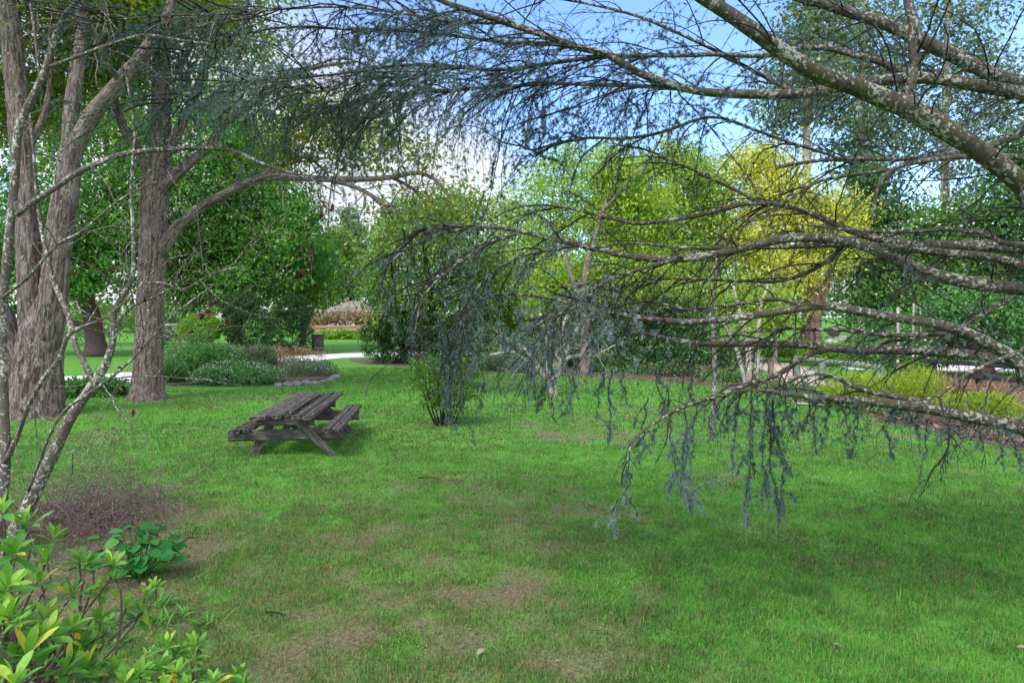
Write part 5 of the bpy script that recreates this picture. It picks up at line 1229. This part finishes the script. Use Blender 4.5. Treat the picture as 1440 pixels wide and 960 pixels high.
limb_c([(1480, 390, 4.7, 10), (1430, 412, 4.7, 9), (1380, 440, 4.7, 8), (1330, 470, 4.7, 6), (1290, 475, 4.7, 4), (1240, 482, 4.7, 3)], 18, .6, .14, 0.07, 0.45, 5, .3)
limb_c([(1200, 492, 4.2, 10), (1173, 491, 4.15, 10), (1143, 497, 4.1, 10), (1120, 510, 4.1, 10), (1093, 526, 4.05, 10), (1060, 537, 4.0, 9.5), (1027, 550, 3.95, 9), (987, 563, 3.9, 8.5), (960, 573, 3.85, 7.5), (930, 590, 3.8, 6.5), (905, 606, 3.78, 5.5), (890, 622, 3.76, 4.5), (883, 645, 3.75, 3), (880, 662, 3.75, 2)], 26, .30, .22, 0.2, 0.5, 4, .15, False)
limb_c([(1500, 622, 3.9, 28), (1440, 604, 3.9, 26), (1393, 592, 3.9, 24), (1343, 583, 3.9, 22), (1293, 574, 3.9, 20), (1243, 567, 3.9, 17), (1193, 561, 3.9, 14), (1140, 556, 3.9, 11), (1093, 550, 3.9, 8), (1050, 548, 3.9, 5), (1000, 560, 3.9, 3.5)], 36, .30, .22, 0.15, 0.5, 4, .16)
limb_c([(1400, 592, 3.95, 12), (1360, 582, 4, 13), (1320, 573, 4.0, 13), (1260, 558, 4.0, 11), (1210, 547, 4.0, 9), (1177, 534, 4.0, 7), (1150, 528, 4, 5), (1110, 532, 4, 3)], 22, .30, .22, 0.15, 0.45, 4, .16, False)
limb_c([(1480, 470, 3.5, 8), (1440, 494, 3.5, 8), (1398, 509, 3.5, 7.5), (1363, 526, 3.5, 7), (1340, 541, 3.5, 6.5), (1321, 557, 3.5, 6), (1300, 561, 3.5, 4), (1270, 566, 3.5, 2)], 14, .35, .2, 0.07, 0.3, 5, .2)
limb_c([(1321, 557, 3.5, 5), (1326, 575, 3.5, 4.5), (1334, 600, 3.5, 4), (1333, 640, 3.5, 2)], 10, .22, .2, 0.28, 0.6, 5, .16, False)
THIN = 1
# hanging sprays
for a in ((880, 662, 705, 3.75, 3, 1.2, -4), (868, 702, 762, 3.75, 6, 1.5, -4), (888, 700, 728, 3.75, 4, 1.2, 6), (962, 572, 724, 3.85, 7, 1.35, 6), (968, 600, 700, 3.85, 6, 1.2, 4), (944, 590, 690, 3.82, 6, 1.1, -8), (905, 606, 640, 3.78, 6, 1.2, -14), (925, 596, 640, 3.8, 5, 1.2, -10),
          (1062, 540, 738, 3.95, 7, 1.35, -14), (1078, 538, 725, 3.98, 7, 1.35, 12), (1070, 560, 690, 3.92, 6, 1.2, -6), (1086, 560, 712, 4.0, 5, 1.2, 6), (1040, 552, 660, 3.95, 5, 1.1, -16), (1020, 556, 620, 3.95, 4, .9, -6), (1100, 530, 640, 4.0, 4, .9, 4),
          (923, 520, 580, 4.3, 6, 1.1, 2), (938, 540, 600, 4.2, 6, 1.0, 6), (912, 560, 640, 4.1, 4, .9, -8), (850, 520, 590, 4.5, 5, 1.0, -4), (860, 518, 628, 4.5, 6, 1.1, 4), (876, 520, 570, 4.5, 5, 1.0, 6), (805, 528, 586, 4.7, 6, 1.1, 4), (770, 500, 575, 4.8, 7, 1.1, -22), (768, 500, 585, 4.8, 6, 1.1, 6), (730, 510, 540, 4.9, 4, 1.0, 4), (755, 480, 560, 4.8, 7, 1.1, -2), (704, 520, 550, 5, 4, .7, -2),
          (640, 455, 600, 4.3, 5, .8, -4), (634, 470, 596, 4.25, 5, .8, 6), (650, 450, 580, 4.35, 5, .8, 6), (624, 490, 590, 4.3, 4, .8, 8), (645, 520, 604, 4.3, 4, .8, 16), (655, 430, 540, 4.4, 6, 1.1, 4), (612, 440, 520, 4.2, 5, 1.0, 6), (590, 420, 500, 4.1, 4, .9, -4), (560, 370, 450, 4.4, 5, 1.0, -8), (540, 385, 440, 4.4, 4, .9, -8), (575, 350, 470, 4.45, 5, .9, 0),
          (1140, 560, 640, 3.9, 6, 1.0, 6), (1150, 558, 620, 3.92, 5, 1.0, -12), (1182, 560, 625, 3.9, 6, .9, 14), (1206, 560, 640, 3.95, 6, .9, -6), (1168, 556, 610, 3.9, 5, .9, 2), (1244, 600, 645, 3.9, 4, 1.3, -6), (1262, 575, 600, 3.9, 4, .9, -12), (1275, 572, 615, 3.9, 4, .9, 12), (1306, 590, 660, 3.9, 5, 1.0, 2), (1290, 576, 620, 3.9, 5, .9, 10), (1352, 590, 620, 3.9, 4, .9, 3), (1396, 596, 655, 3.85, 6, .9, -2), (1408, 600, 650, 3.9, 5, .9, 16), (1374, 592, 630, 3.9, 4, .8, -12), (1428, 604, 640, 3.9, 4, .8, 6),
          (1400, 530, 585, 3.7, 3, .5, -2), (1395, 400, 520, 3.6, 3, .3, 3), (985, 560, 640, 4.0, 5, 1.0, -6), (1000, 556, 610, 4.0, 5, 1.0, 4), (1120, 545, 610, 4.0, 4, .9, 8), (1060, 480, 545, 4.2, 4, .9, 4), (975, 480, 560, 4.2, 5, .9, -4), (700, 420, 500, 4.1, 5, 1.0, -4), (670, 425, 520, 4.1, 5, 1.0, 2), (720, 470, 520, 4.2, 5, 1.0, -4), (840, 450, 520, 4.2, 5, 1.0, -4), (800, 440, 520, 4.15, 6, 1.0, 4), (780, 430, 500, 4.1, 5, 1.0, -6)):
    strand(*a)
allv = MB()
for s in STR:
    for V, tq, gq in zip(s.V, s.tint, s.gc):
        pass
    for V, tq, gq in zip(s.V, s.tint, s.gc): allv.V.append(V); allv.tint.append(tq); allv.gc.append(gq)
    for f_, m_, s_ in zip(s.F, s.M, s.S): allv.F.append(f_ + allv.n); allv.M.append(m_); allv.S.append(s_)
    allv.n += s.n
allv.build('sprays', M['twig'], cedar)
# needles: short rosettes bristling from the shoots
p = np.concatenate(ROS); p = p[p[:, 2] > .25]; n = len(p); k = 18
print('rosettes', n)
tr_ = np.clip(.5 + (fbm(p[:, 0] * 2 + p[:, 1], p[:, 2] * 2, 8, 2) - .5) * .9 + rg.normal(0, .10, n), 0, 1)
ax = norm(rg.normal(0, 1, (n, 3)) + [0, 0, .55])
C = np.repeat(p, k, 0); D = rg.normal(0, 1, (n * k, 3)) + np.repeat(ax, k, 0) * .7
mb = MB(); L = rg.uniform(.014, .027, n * k) * np.repeat(rg.uniform(.8, 1.25, n), k)
spikes(mb, C, D, L, .0027, np.clip(np.repeat(tr_, k) + rg.normal(0, .12, n * k), 0, 1), 0, rg)
mb.build('foliage', M['needle'], cedar)
